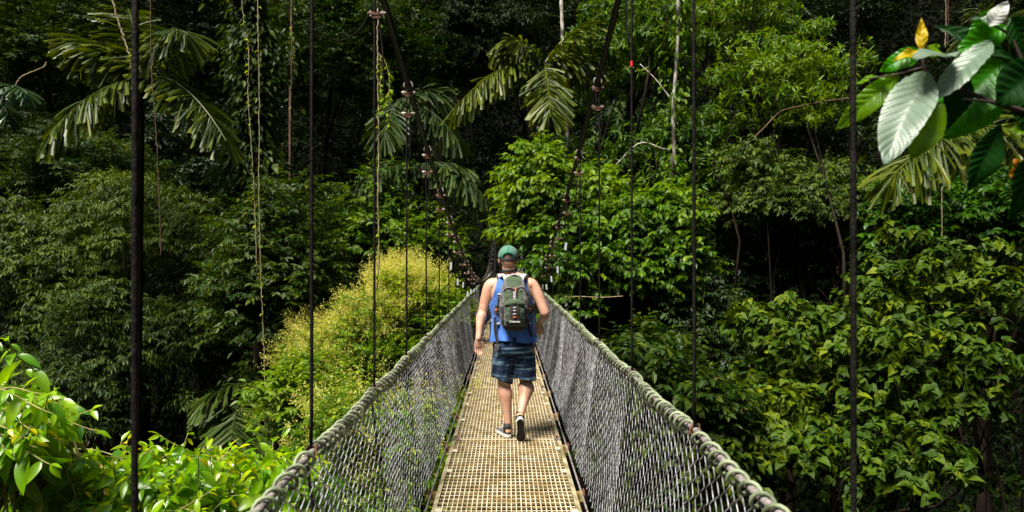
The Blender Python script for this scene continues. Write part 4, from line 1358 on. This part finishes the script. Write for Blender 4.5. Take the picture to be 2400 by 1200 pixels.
def torso_rings(rows, n=48, ns=60, off=0.0, sq=2.3):
    rows = np.array(rows, float)   # z, cx, cy, rx, ry
    q = spline(rows, ns)
    return np.stack([ell_ring((r[1], r[2], r[0]), r[3] + off, r[4] + off, n, sq=sq) for r in q])


cx = float(A(1199, 700)[0])
sh_z = 1.445
torso = [
    (0.80, cx + .02, PY + .0, .140, .115),
    (0.90, cx + .02, PY - .01, .172, .135),
    (1.00, cx + .015, PY + .0, .165, .125),
    (1.12, cx + .01, PY + .01, .160, .118),
    (1.25, cx, PY + .0, .182, .125),
    (1.35, cx, PY - .01, .195, .122),
    (1.42, cx - .002, PY - .01, .182, .100),
    (1.475, cx - .004, PY + .0, .120, .080),
    (1.51, cx - .010, PY + .012, .070, .066),
]
body = MB()
body.loft(torso_rings(torso))
hx = float(A(1191, 605)[0])
# neck and head
head_c = np.array([hx, PY + .045, 1.665])
body.tube(spline([[cx - .008, PY + .0, 1.44], [hx + .012, PY + .022, 1.53], [hx + .004, PY + .035, 1.60]], 8), [.072, .064, .061, .060, .060, .061, .062, .063], 20)
# skull, jaw, nose, ears as one fused surface
body.sphere(head_c + [0, -.005, .02], (.077, .096, .100), 16)
body.sphere(head_c + [0, .028, -.055], (.056, .068, .062), 14)
body.sphere(head_c + [0, -.03, -.035], (.062, .062, .06), 14)
body.tube([head_c + [0, .09, .015], head_c + [0, .112, -.022], head_c + [0, .092, -.035]], [.008, .014, .010], 8)
body.sphere(head_c + [0, .085, -.062], (.024, .012, .007), 8)
for sx in (-1, 1):
    body.sphere(head_c + [sx * .084, -.002, -.018], (.010, .019, .030), 10)
    body.sphere(head_c + [sx * .030, .085, .005], (.013, .010, .009), 8)


def limb(pts, rad, n=18, ns=26):
    q = spline(pts, ns)
    r = np.interp(np.linspace(0, 1, ns), np.linspace(0, 1, len(rad)), rad)
    r = np.convolve(np.pad(r, 2, mode='edge'), [.15, .2, .3, .2, .15], 'valid')
    body.tube(q, r, n)
    body.sphere(q[0], r[0], 12)
    body.sphere(q[-1], r[-1], 10)


# left arm swings slightly back, palm turned to the rear
S_L = A(1149, 674, PY)
E_L = A(1131, 733, PY - .05)
W_L = A(1121, 793, PY - .16)
limb([S_L + [.05, .0, .02], S_L, (S_L + E_L) / 2 + [-.006, 0, 0], E_L], [.070, .076, .069, .062, .056, .051, .046, .043])
limb([E_L, E_L * .65 + W_L * .35 + [-.006, 0, 0], W_L], [.043, .049, .050, .046, .039, .032, .028, .026])
S_R = A(1248, 673, PY)
E_R = A(1277, 733, PY - .04)
W_R = A(1266, 757, PY + .18)
limb([S_R + [-.05, 0, .02], S_R, (S_R + E_R) / 2 + [.008, 0, .005], E_R], [.070, .076, .069, .062, .056, .051, .046, .044])
limb([E_R, E_R * .6 + W_R * .4 + [.004, 0, 0], W_R], [.043, .047, .046, .042, .036, .030, .027, .026])
# shoulder blades and lats
for sx in (-1, 1):
    body.sphere([cx + sx * .10, PY - .075, 1.33], (.07, .05, .09), 12)
    body.sphere([cx + sx * .15, PY - .005, 1.43], (.075, .062, .050), 12)
    body.tube([[cx + sx * .035, PY + .01, 1.52], [cx + sx * .12, PY + .0, 1.465]], [.035, .045], 10)
# legs
HL, HR = A(1180, 812, PY + .0), A(1228, 812, PY + .0)
KL, KR = A(1182, 902, PY + .07), A(1233, 900, PY + .10)
AL = A(1193, 1006, PY + .03)
FY = nrm(np.array([.035, .50, -.86]))
FX = nrm(np.array([1.0, 0, 0]) - FY * FY[0])
FZ = np.cross(FX, FY)
HEEL_R = A(1219, 982, 6.10)
AR = HEEL_R + FY * .052 + FZ * .085
leg_up = [.105, .100, .090, .080, .070, .062, .058]
limb([HL, (HL + KL) / 2, KL], leg_up, 22)
limb([HR, (HR + KR) / 2, KR], leg_up, 22)
CL = KL * .68 + AL * .32 + [.0, -.022, 0]
CR = KR * .68 + AR * .32 + [.012, -.020, .02]
limb([KL, CL, AL], [.058, .061, .068, .070, .065, .055, .046, .039, .035, .034], 22, 34)
limb([KR, CR, AR], [.060, .066, .076, .078, .071, .059, .048, .040, .035, .034], 22, 34)


def hand(w, dirv, side_v, back_v, fingers, thumb, palm=.082):
    """w wrist, dirv along the hand, side_v towards the thumb, back_v out of the back of the hand"""
    d, s, b = [nrm(np.array(v, float)) for v in (dirv, side_v, back_v)]
    ctr = [w, w + d * palm * .5, w + d * palm]
    rings = []
    for f, hw, th in ((-.1, .024, .019), (.12, .027, .018), (.4, .035, .017), (.75, .040, .0155), (1.0, .039, .013), (1.08, .034, .009)):
        c = w + d * palm * f
        a = np.arange(20) * 2 * np.pi / 20
        rings.append(c + np.cos(a)[:, None] * s * hw + np.sin(a)[:, None] * b * th)
    body.loft(rings)
    for k, (ln, curl, spread) in enumerate(fingers):
        o = w + d * palm * (1.0 - .05 * abs(k - 1.3)) + s * (.030 - .0205 * k)
        q = [o - d * .012]
        ang = 0.15
        p = o.copy()
        for seg, l in enumerate((.46, .30, .24)):
            dd = d * math.cos(ang) - b * math.sin(ang) + s * spread
            p = p + nrm(dd) * ln * l
            q.append(p.copy())
            ang += curl
        body.tube(spline(q, 12), np.linspace(.0092, .0070, 12), 9)
        body.sphere(q[-1], .0070, 6)
    o = w + d * palm * .22 + s * .024
    tl, ta, tb = thumb
    dd = nrm(d * .75 + s * ta - b * tb)
    q = [o - s * .01, o + dd * tl * .45, o + dd * tl * .75 + d * .006, o + dd * tl + d * .012]
    body.tube(spline(q, 10), np.linspace(.0135, .0078, 10), 9)
    body.sphere(q[-1], .0078, 6)


hand(W_L, (.03, .10, -1), (1, .25, 0), (0, 1, .08), [(.072, .34, .01), (.080, .38, .03), (.074, .42, .05), (.058, .46, .07)], (.062, .42, .10))
hand(W_R, (-.04, .35, -1), (-1, .15, 0), (.0, -1, -.3), [(.070, .18, .06), (.078, .2, .02), (.072, .22, -.02), (.056, .24, -.07)], (.060, .55, .1))
bm = body.mesh('body', M['skin'])
bm = baked(bm, [('REMESH', dict(mode='VOXEL', voxel_size=.0036, use_smooth_shade=True)), ('SMOOTH', dict(factor=.5, iterations=5))])
bm.materials.clear()
bm.materials.append(M['skin'])
mpart('body', bm)

# tank top : shell over the torso, open at the arms, flared hem
rows = [
    (0.905, cx + .012, PY + .0, .222, .165),
    (1.00, cx + .012, PY + .0, .205, .155),
    (1.12, cx + .008, PY + .0, .198, .148),
    (1.25, cx, PY - .0, .210, .150),
    (1.35, cx, PY - .012, .220, .150),
    (1.42, cx - .002, PY - .012, .212, .128),
    (1.478, cx - .004, PY + .0, .160, .108),
    (1.512, cx - .008, PY + .01, .100, .092),
]
n, ns = 140, 150
rg = torso_rings(rows, n, ns, off=0.0)
ang = np.arange(n) * 2 * np.pi / n
for i in range(ns):
    z = rg[i, 0, 2]
    low = np.clip((1.35 - z) / .45, 0, 1)
    c = rg[i].mean(0)
    rad = (0.012 * low * np.sin(ang * 9 + z * 6) + .006 * np.sin(ang * 15 - z * 17) * low + .005 * np.sin(ang * 4 + z * 25))
    rg[i] += nrm(rg[i] - c) * rad[:, None]
    rg[i, :, 2] += low ** 3 * .012 * np.sin(ang * 3 + 1)
V = rg.reshape(-1, 3)
i, j = np.meshgrid(np.arange(ns - 1), np.arange(n), indexing='ij')
k = (j + 1) % n
Qd = np.stack([i * n + j, i * n + k, (i + 1) * n + k, (i + 1) * n + j], -1).reshape(-1, 4)
fc = V[Qd].mean(1)
dx = np.abs(fc[:, 0] - cx)
arm_x = np.interp(fc[:, 2], [1.15, 1.20, 1.25, 1.32, 1.40, 1.47, 1.55], [.30, .225, .200, .170, .148, .128, .11])
back = fc[:, 1] < PY
neck = np.where(back, 1.492 + .25 * np.clip(dx - .02, 0, .2), 1.40 + .9 * np.clip(dx - .02, 0, .3))
keep = (dx < arm_x) & (fc[:, 2] < neck)
ti = np_mesh('tank_top', V, Qd[keep], smooth=True, mats=[M['tank']])
ti = baked(ti, [('SOLIDIFY', dict(thickness=.004, offset=1.0))])
mpart('tank_top', ti)
# binding of the neckline
# shorts : pelvis and two wide legs fused
sh = MB()
sh.loft(torso_rings([(0.79, cx + .018, PY, .185, .150), (0.86, cx + .018, PY - .01, .192, .158), (0.95, cx + .015, PY, .182, .145), (1.0, cx + .015, PY, .175, .135)], 40, 14))
for s_, (H, K, mat_) in enumerate(((HL, KL, 0), (HR, KR, 0))):
    sx = -1 if s_ == 0 else 1
    top = H + [sx * -.004, 0, .02]
    end = np.array([A(1176, 889, PY + .06), A(1231, 887, PY + .03)][s_])
    q = spline([top, (top + end) / 2, end], 24)
    rings = []
    for i_, p in enumerate(q):
        t_ = i_ / 23
        rx = .098 + .008 * t_
        ry = .128 - .012 * t_
        ring = ell_ring(p, rx, ry, 44, sq=2.2)
        a_ = np.arange(44) * 2 * np.pi / 44
        ring += nrm(ring - p) * (.006 * t_ * np.sin(a_ * 5 + i_ * .15) + .004 * np.sin(a_ * 9 + i_ * .3))[:, None]
        # hem slants
        ring[:, 2] += t_ * ((.07 if s_ == 0 else .0) * (-(ring[:, 0] - p[0])) / .1 * .35 + .015 * np.sin(a_ * 2))
        rings.append(ring)
    sh.loft(rings)
sm_ = baked(sh.mesh('shorts', M['shorts']), [('REMESH', dict(mode='VOXEL', voxel_size=.007, use_smooth_shade=True)), ('SMOOTH', dict(factor=.5, iterations=5))])
sm_.materials.clear()
sm_.materials.append(M['shorts'])
mpart('shorts', sm_)
# back pocket flap and seam
pk = MB()
pk.box(A(1241, 812, PY - .160), (.045, .003, .004), M=Matrix.Rotation(R(-8), 4, 'Y'))
mpart('pocket_seam', pk.mesh('pocket_seam', M['black']))

# cap : panelled dome with strap opening over short hair, bill forward
cap = MB()
hc = head_c + [0, -.006, .028]
ncp, nrp = 72, 30
rings = []
for i_ in range(nrp):
    th = (i_ / (nrp - 1)) * (math.pi * .56) + .015
    a_ = np.arange(ncp) * 2 * np.pi / ncp
    pan = 1 + .010 * np.abs(np.sin(a_ * 3))
    flat = 1.0
    r_ = np.stack([np.sin(th) * np.cos(a_) * .094 * pan, np.sin(th) * np.sin(a_) * .112 * pan, np.full(ncp, np.cos(th) * .098)], -1)
    rings.append(hc + r_)
rings = np.array(rings)
V = rings.reshape(-1, 3)
i, j = np.meshgrid(np.arange(nrp - 1), np.arange(ncp), indexing='ij')
k = (j + 1) % ncp
Qd = np.stack([i * ncp + j, i * ncp + k, (i + 1) * ncp + k, (i + 1) * ncp + j], -1).reshape(-1, 4)
fc = V[Qd].mean(1) - hc
hole = (fc[:, 1] < 0) & (((fc[:, 0] / .048) ** 2 + ((fc[:, 2] + .012) / .034) ** 2) < 1)
hole |= fc[:, 2] < -.0145 + 0 * fc[:, 0]
hole2 = (fc[:, 1] < 0) & (((fc[:, 0] / .048) ** 2 + ((fc[:, 2] + .012) / .034) ** 2) < 1)
keep = ~hole2 & (fc[:, 2] > -.030)
aa = np.arctan2(fc[:, 1], fc[:, 0])
seam = np.abs(((aa + math.pi / 2) / (math.pi / 3)) % 1 - .5) > .455
rim = (((fc[:, 0] / .060) ** 2 + ((fc[:, 2] + .012) / .046) ** 2) < 1) & (fc[:, 1] < 0)
mi = np.where(seam | rim | (fc[:, 1] > .02) | (fc[:, 2] < -.008), 0, 1)[keep]
cm_ = np_mesh('cap', V, Qd[keep], smooth=True, mats=[M['cap'], M['capmesh']], matidx=mi)
cm_ = baked(cm_, [('SOLIDIFY', dict(thickness=.0025, offset=1.0))])
capo = mpart('cap', cm_)
mb = MB()
mb.sphere(hc + [0, 0, .099], (.008, .008, .005), 8)
o = sub('cap_button', mb.mesh('cap_button', M['cap'], smooth=True), capo)
bill = []
for u in np.linspace(0, 1, 8):
    a_ = np.linspace(R(20), R(160), 18)
    rr = .094 + u * .062 * np.sin(a_)
    bill.append(np.stack([hc[0] + np.cos(a_) * .094 * (1 - .02 * u), hc[1] + np.sin(a_) * (.112 + u * .066), np.full(18, hc[2] - .022) - .012 * np.cos(a_) ** 2 - u * .012], -1))
mb = MB()
mb.loft(bill, closed=False, cap=False)
bme = baked(mb.mesh('bill', M['cap'], smooth=True), [('SOLIDIFY', dict(thickness=.003))])
sub('bill', bme, capo)
mb = MB()
a_ = np.linspace(R(215), R(325), 20)
for dz in (-.006, .006):
    mb.tube(np.stack([hc[0] + .096 * np.cos(a_), hc[1] + .114 * np.sin(a_), np.full(20, hc[2] - .036 + dz)], -1), .0065, 6)
sub('cap_strap', mb.mesh('cap_strap', M['black'], smooth=True), capo)
# cropped hair below the cap
mb = MB()
rings = []
for th in np.linspace(.38 * math.pi, .66 * math.pi, 14):
    a_ = np.linspace(R(180), R(360), 30)
    rings.append(np.stack([hc[0] + np.sin(th) * np.cos(a_) * .0815, hc[1] + .004 + np.sin(th) * np.sin(a_) * .1035, np.full(30, hc[2] - .008 + np.cos(th) * .104)], -1))
mb.loft(rings, closed=False, cap=False)
mpart('hair', mb.mesh('hair', M['hair'], smooth=True))
# black camera strap round the neck
mb = MB()
a_ = np.linspace(0, 2 * math.pi, 40)
nx = hx + .006
rings = []
for dz, rr in ((-.014, .073), (.0, .0705), (.012, .069)):
    rings.append(np.stack([nx + rr * np.cos(a_), PY + .022 + rr * 1.04 * np.sin(a_), 1.548 + dz + .018 * np.sin(a_) * -1 * .3 + np.clip(np.sin(a_), 0, 1) * -.07], -1))
mb.loft(rings, closed=False, cap=False)
mpart('neck_strap', baked(mb.mesh('neck_strap', M['black'], smooth=True), [('SOLIDIFY', dict(thickness=.003))]))

# shoes
def sole_outline(n=40):
    """half widths along the length, y 0 (heel) to .295 (toe)"""
    t = np.linspace(0, 1, n)
    right = np.interp(t, [0, .04, .12, .3, .5, .68, .82, .93, 1], [.006, .024, .034, .034, .037, .046, .043, .028, .004])
    left = np.interp(t, [0, .04, .12, .3, .5, .68, .82, .93, 1], [.006, .024, .034, .030, .031, .042, .040, .026, .004])
    sm = lambda v: np.convolve(np.pad(v, 2, mode='edge'), [.1, .2, .4, .2, .1], 'valid')
    return t * .295, sm(left), sm(right)


def shoe(label, Mt, side):
    t, l, r = sole_outline()
    root = mpart('shoe', None)
    # upper
    rings = []
    hgt = np.interp(t / .295, [0, .05, .2, .38, .5, .75, .93, 1], [.060, .072, .078, .085, .070, .048, .036, .02])
    for i_ in range(len(t)):
        a_ = np.linspace(0, math.pi, 19)
        w_ = np.where(np.cos(a_) < 0, l[i_], r[i_]) * .93
        x = np.cos(a_) * w_ * (1 - .12 * np.sin(a_) ** 4)
        z = .020 + np.sin(a_) ** .62 * (hgt[i_] - .02)
        rings.append(np.stack([x, np.full(19, t[i_] + .002), z], -1))
    mb = MB()
    mb.loft(rings, closed=False, cap=False)
    up = baked(mb.mesh('upper', M['shoe'], smooth=True), [('SOLIDIFY', dict(thickness=.003))])
    # opening collar : drop faces on the top near the ankle handled by the sock
    # sole
    out = np.concatenate([np.stack([r, t], -1), np.stack([-l, t], -1)[::-1]])
    m = len(out)
    levels = [(-.0, .96), (.004, 1.03), (.024, 1.05), (.030, 1.0)]
    V = []
    for z, sc_ in levels:
        c = np.array([0, .15])
        V.append(np.concatenate([(out - c) * [sc_, 1 + (sc_ - 1) * .3] + c, np.full((m, 1), z)], 1))
    V = np.concatenate(V)
    sbm = MB()
    nl = len(levels)
    i, j = np.meshgrid(np.arange(nl - 1), np.arange(m), indexing='ij')
    k = (j + 1) % m
    sbm.add(V, Q=np.stack([i * m + j, i * m + k, (i + 1) * m + k, (i + 1) * m + j], -1).reshape(-1, 4), mi=0)
    h = m // 2
    Vb = V[:m] + [0, 0, -.001]
    T = [[q, q + 1, m - 2 - q, m - 1 - q] for q in range(h - 1)]
    sbm.add(Vb, Q=T, mi=1)
    Vt = V[-m:]
    sbm.add(Vt, Q=[[a[3], a[2], a[1], a[0]] for a in T], mi=0)
    sol = sbm.mesh('sole', [M['white'], M['solebot']], smooth=False)
    tanb = MB()
    a_ = np.linspace(R(205), R(335), 14)
    rings = []
    for z, rr in ((.052, 1.0), (.066, 1.01), (.078, .97)):
        rings.append(np.stack([np.cos(a_) * .036 * rr, .034 + np.sin(a_) * .038 * rr, np.full(14, z)], -1))
    tanb.loft(rings, closed=False, cap=False)
    heel = tanb.mesh('heel_patch', M['tan'], smooth=True)
    sock = MB()
    sock.tube([[0, .045, .05], [0, .048, .09], [0, .052, .125]], [.040, .040, .038], 18)
    sck = sock.mesh('sock', M['black'], smooth=True)
    lace = MB()
    for q in range(4):
        lace.tube([[-.026, .13 + q * .018, .072 - q * .006], [0, .135 + q * .018, .082 - q * .007], [.026, .13 + q * .018, .072 - q * .006]], .003, 5)
    lc = lace.mesh('laces', M['white'], smooth=True)
    off = Matrix.Translation(-Vector(man.location))
    for nm, me in (('upper', up), ('sole', sol), ('heel_patch', heel), ('laces', lc)):
        o = bpy.data.objects.new(nm, me)
        COL.objects.link(o)
        o.parent = root
    root.location = (0, 0, 0)
    root.matrix_local = off @ Mt
    so = bpy.data.objects.new('sock', sck)
    COL.objects.link(so)
    so.parent = man
    so.matrix_local = off @ Mt
    return root


heelL = A(1196, 1027, 6.33)
ML = Matrix.Translation((AL[0] + .005, AL[1] - .050, 0.002)) @ Matrix.Rotation(R(24), 4, 'Z')
shoe('planted', ML, -1)
# rear foot : toe on the deck, heel lifted, sole towards the viewer
rot = Matrix((Vector(FX), Vector(FY), Vector(FZ))).transposed().to_4x4()
MR = Matrix.Translation(Vector(HEEL_R)) @ rot
shoe('lifted', MR, 1)

# ------------------------------------------------------------------ backpack
bpk = thing('backpack', 'green and grey daypack with dangling straps worn on the back of the walking man', 'backpack', (cx, PY - .15, 0.98))
bpc = float(A(1204, 710, PY - .2)[0])


def kpart(name, me, parent=None):
    if parent is None:
        return link(name, me, bpk)
    return sub(name, me, parent)


yb0 = PY - .13
zt_ = float(A(1200, 645, PY - .2)[2])
zb_ = float(A(1200, 776, PY - .2)[2])
H_ = zt_ - zb_


def pack_w(f):
    return np.interp(f, [0, .06, .15, .35, .6, .8, .92, 1], [.070, .105, .124, .132, .128, .108, .086, .050])


def pack_d(f):
    return np.interp(f, [0, .06, .2, .4, .6, .8, .92, 1], [.10, .16, .20, .205, .185, .15, .11, .06])


rings = []
NP = 64
for f in np.linspace(0, 1, 50):
    w_, d_ = pack_w(f), pack_d(f)
    ring = ell_ring((bpc + .010 * (1 - f), yb0 - d_ / 2 + .02, zb_ + f * H_), w_, d_ / 2, NP, sq=3.0)
    a_ = np.arange(NP) * 2 * np.pi / NP
    ring += nrm(ring - ring.mean(0)) * (.003 * np.sin(a_ * 7 + f * 21) + .003 * np.sin(f * 40 + a_ * 3))[:, None]
    rings.append(ring)
mb = MB()
mb.loft(rings)
kb = mb.mesh('main_compartment', [M['packgrey'], M['packdark'], M['packgreen']], smooth=True)
# material zones of the bag: dark base and lower sides, green crown, grey shoulders
for p in kb.polygons:
    c = p.center
    f = (c.z - zb_) / H_
    x = c.x - bpc
    if f < .19 or (f < .45 and abs(x) > .085):
        p.material_index = 1
    elif f > .80 and abs(x) < .070 - abs(f - .9) * .1:
        p.material_index = 2
    elif .40 < f < .74 and .028 < abs(x) < .085 and c.y < yb0 - .08:
        p.material_index = 2
kpart('main_compartment', kb)


def face_y(x, f, extra=0.0):
    """y of the rear face of the bag at offset x, height fraction f"""
    w_, d_ = pack_w(f), pack_d(f)
    u = min(.98, abs(x) / w_)
    return yb0 + .02 - d_ / 2 - (d_ / 2) * (1 - u ** 3) ** (1 / 3) - extra


def patch(name, xs_fn, f0, f1, mat, puff, nx=22, nz=22, extra=.002, parent=None, wr=0.0):
    rings = []
    for i_ in range(nz + 1):
        u = i_ / nz
        f = f0 + (f1 - f0) * u
        xa, xb = xs_fn(u)
        row = []
        for j_ in range(nx + 1):
            v = j_ / nx
            x = xa + (xb - xa) * v
            e = (max(0, math.sin(v * math.pi)) ** .45) * (max(0, math.sin(u * math.pi)) ** .35)
            w2_ = wr * math.sin(u * 26 + v * 5) * e
            row.append([bpc + .01 * (1 - f) + x, face_y(x, f, extra + puff * e + w2_), zb_ + f * H_])
        rings.append(row)
    mb = MB()
    mb.loft(rings, closed=False, cap=False)
    me = baked(mb.mesh(name, mat, smooth=True), [('SOLIDIFY', dict(thickness=.004, offset=0))])
    return kpart(name, me, parent)


green_lo = patch('front_pocket', lambda u: (-.088 + .016 * (u < .0) + .03 * max(0, u - .75) * 1.2, .092 - .03 * max(0, u - .75) * 1.2), .10, .52, M['packgreen'], .040, extra=.004, wr=.003)
patch('pocket_flap', lambda u: (-.090 + .05 * u * u, .094 - .05 * u * u), .475, .585, M['packgreen'], .030, extra=.026)
patch('dark_centre_panel', lambda u: (-.036 - .012 * (1 - u), .038 + .012 * (1 - u)), .135, .475, M['packdark'], .008, extra=.044, wr=.001)
patch('upper_centre_panel', lambda u: (-.024, .028), .58, .735, M['packdark'], .004, extra=.006)
# pale loops of the daisy chains
for f in (.60, .635, .67, .705, .445, .395, .335, .28):
    mb = MB()
    ex = .016 if f > .55 else .058
    mb.box((bpc + .005, face_y(0, f, ex) - .001, zb_ + f * H_), (.013, .003, .0075 if f > .55 else .005))
    lo_ = kpart('webbing_loop', mb.mesh('webbing_loop', M['packpale'] if f not in (.335, .28) else M['orange'] if f == .28 else M['packpale']))
# seam piping arcs
def arc(name, pts, r, mat, ex=.006):
    q = spline(pts, 26)
    P3 = [[bpc + .01 * (1 - f) + x, face_y(x, f, ex), zb_ + f * H_] for x, f in q]
    mb = MB()
    mb.tube(P3, r, 6)
    kpart(name, mb.mesh(name, mat, smooth=True))


arc('piping', [(-.095, .43), (-.085, .475), (-.05, .50), (0, .508), (.055, .503), (.095, .50)], .0042, M['black'], .036)
arc('zip', [(-.115, .60), (-.10, .70), (-.07, .765), (-.03, .77), (.012, .735)], .0055, M['packdark'], .004)
arc('zip', [(.11, .70), (.09, .77), (.06, .785), (.035, .765), (.015, .735)], .0055, M['packdark'], .004)
arc('zip', [(-.11, .625), (-.093, .72), (-.065, .785), (-.03, .79)], .002, M['packpale'], .006)
arc('zip', [(.108, .72), (.085, .79), (.055, .80), (.035, .785)], .002, M['packpale'], .006)
arc('orange_pull', [(.008, .785), (.018, .77), (.010, .75), (.020, .735), (.012, .72)], .0042, M['orange'], .014)
arc('orange_pull', [(-.122, .255), (-.115, .28)], .003, M['orange'], .004)
arc('crossed_cord', [(.058, .48), (.088, .40), (.060, .33), (.09, .26), (.062, .20)], .0022, M['packgreen'], .022)
arc('crossed_cord', [(.09, .46), (.060, .38), (.09, .31), (.062, .24), (.085, .19)], .0022, M['packgreen'], .022)
# carry handle
mb = MB()
hq = spline([[bpc - .062, yb0 - .030, zt_ - .050], [bpc - .045, yb0 - .045, zt_ - .012], [bpc + .005, yb0 - .050, zt_ + .006], [bpc + .052, yb0 - .045, zt_ - .010], [bpc + .070, yb0 - .030, zt_ - .045]], 24)
mb.tube(hq, .0085, 8)
kpart('carry_handle', mb.mesh('carry_handle', M['packpale'], smooth=True))


def strap(name, pts, w, mat, th=.004, parent=None, flatdir=(1, 0, 0), ns=26, obj=True):
    q = spline(pts, ns)
    ta = nrm(np.gradient(q, axis=0))
    fd = nrm(np.array(flatdir, float) - ta * (ta @ np.array(flatdir, float))[:, None])
    nm_ = np.cross(ta, fd)
    hw = w / 2
    rings = []
    for i_ in range(ns):
        rings.append([q[i_] + fd[i_] * hw + nm_[i_] * th, q[i_] - fd[i_] * hw + nm_[i_] * th, q[i_] - fd[i_] * hw - nm_[i_] * th, q[i_] + fd[i_] * hw - nm_[i_] * th])
    mb = MB()
    mb.loft(rings)
    return kpart(name, mb.mesh(name, mat), parent)


for sx in (-1, 1):
    x0 = bpc + sx * .055
    xs_ = cx + sx * (.105 if sx > 0 else .100)
    strap('shoulder_strap', [[x0, yb0 - .035, zt_ - .055], [x0 + sx * .018, yb0 - .010, zt_ - .005], [xs_ - sx * .01, PY - .075, 1.495], [xs_, PY - .02, 1.518], [xs_ + sx * .004, PY + .045, 1.495], [xs_, PY + .115, 1.42], [xs_ + sx * .02, PY + .150, 1.28], [xs_ + sx * .055, PY + .11, 1.15], [xs_ + sx * .075, PY + .0, 1.10], [bpc + sx * .12, yb0, 1.07]], .060, M['packpale'], .007, ns=50)
    strap('strap_edge', [[xs_ + sx * .026, PY - .085, 1.475], [xs_ + sx * .034, PY - .02, 1.512], [xs_ + sx * .036, PY + .045, 1.487]], .014, M['packdark'], .010, ns=20)
    # side compression straps and hip belt wing
    fz = zb_ + .36 * H_
    strap('hip_wing', [[bpc + sx * .118, yb0 - .035, fz], [bpc + sx * .165, yb0 + .015, fz + .012], [cx + .012 + sx * .212, PY + .0, fz + .02]], .075, M['packdark'], .006, flatdir=(0, 0, 1), ns=16)
    strap('side_strap', [[bpc + sx * .128, yb0 - .10, zb_ + .62 * H_], [bpc + sx * .140, yb0 - .075, zb_ + .50 * H_], [bpc + sx * .150, yb0 - .045, zb_ + .33 * H_]], .020, M['packgrey'], .003, ns=14)
    strap('side_strap', [[bpc + sx * .095, yb0 - .12, zb_ + .66 * H_], [bpc + sx * .128, yb0 - .06, zb_ + .665 * H_], [bpc + sx * .148, yb0 + .0, zb_ + .655 * H_]], .014, M['packpale'], .003, flatdir=(0, 0, 1), ns=12)
    mb = MB()
    mb.sphere((bpc + sx * .150 - (.008 if sx < 0 else 0), yb0 - .06, zb_ + (.40 if sx > 0 else .375) * H_), (.011, .006, .011), 8)
    kpart('orange_toggle', mb.mesh('orange_toggle', M['orange'], smooth=True))
# dangling tails
dl0 = A(1161, 742, yb0)
strap('dangling_strap', [dl0, A(1160, 770, yb0 - .01), A(1165, 800, yb0 - .02), A(1166, 808, yb0 - .02)], .024, M['packdark'], .003)
mb = MB()
mb.box(A(1165, 810, yb0 - .02), (.022, .006, .012))
mb.box(A(1162, 817, yb0 - .02), (.006, .004, .018))
mb.box(A(1168, 816, yb0 - .02), (.006, .004, .015))
kpart('buckle', mb.mesh('buckle', M['packgrey']))
strap('dangling_strap', [A(1236, 745, yb0 - .02), A(1240, 770, yb0 - .02), A(1246, 790, yb0 - .02)], .022, M['packdark'], .003)
strap('dangling_strap', [A(1248, 745, yb0 + .03), A(1252, 762, yb0), A(1247, 782, yb0 - .01), A(1240, 772, yb0 - .02)], .014, M['packgrey'], .003)
# lettering on the pocket
fcu = bpy.data.curves.new('lettering', 'FONT')
fcu.body = 'Coleman'
fcu.size = .026
fcu.align_x = 'CENTER'
fcu.extrude = .0006
fcu.offset = .0006
to = bpy.data.objects.new('lettering_src', fcu)
COL.objects.link(to)
bpy.context.view_layer.update()
tm = bpy.data.meshes.new_from_object(to.evaluated_get(bpy.context.evaluated_depsgraph_get()))
bpy.data.objects.remove(to)
tm.materials.clear()
tm.materials.append(M['print'])
lf = .205
lt = kpart('lettering', tm)
yl = face_y(0, lf, .056) - .002
lt.location = Vector((bpc + .008, yl, zb_ + (lf - .02) * H_)) - Vector(bpk.location)
lt.rotation_euler = (R(90), 0, R(0))
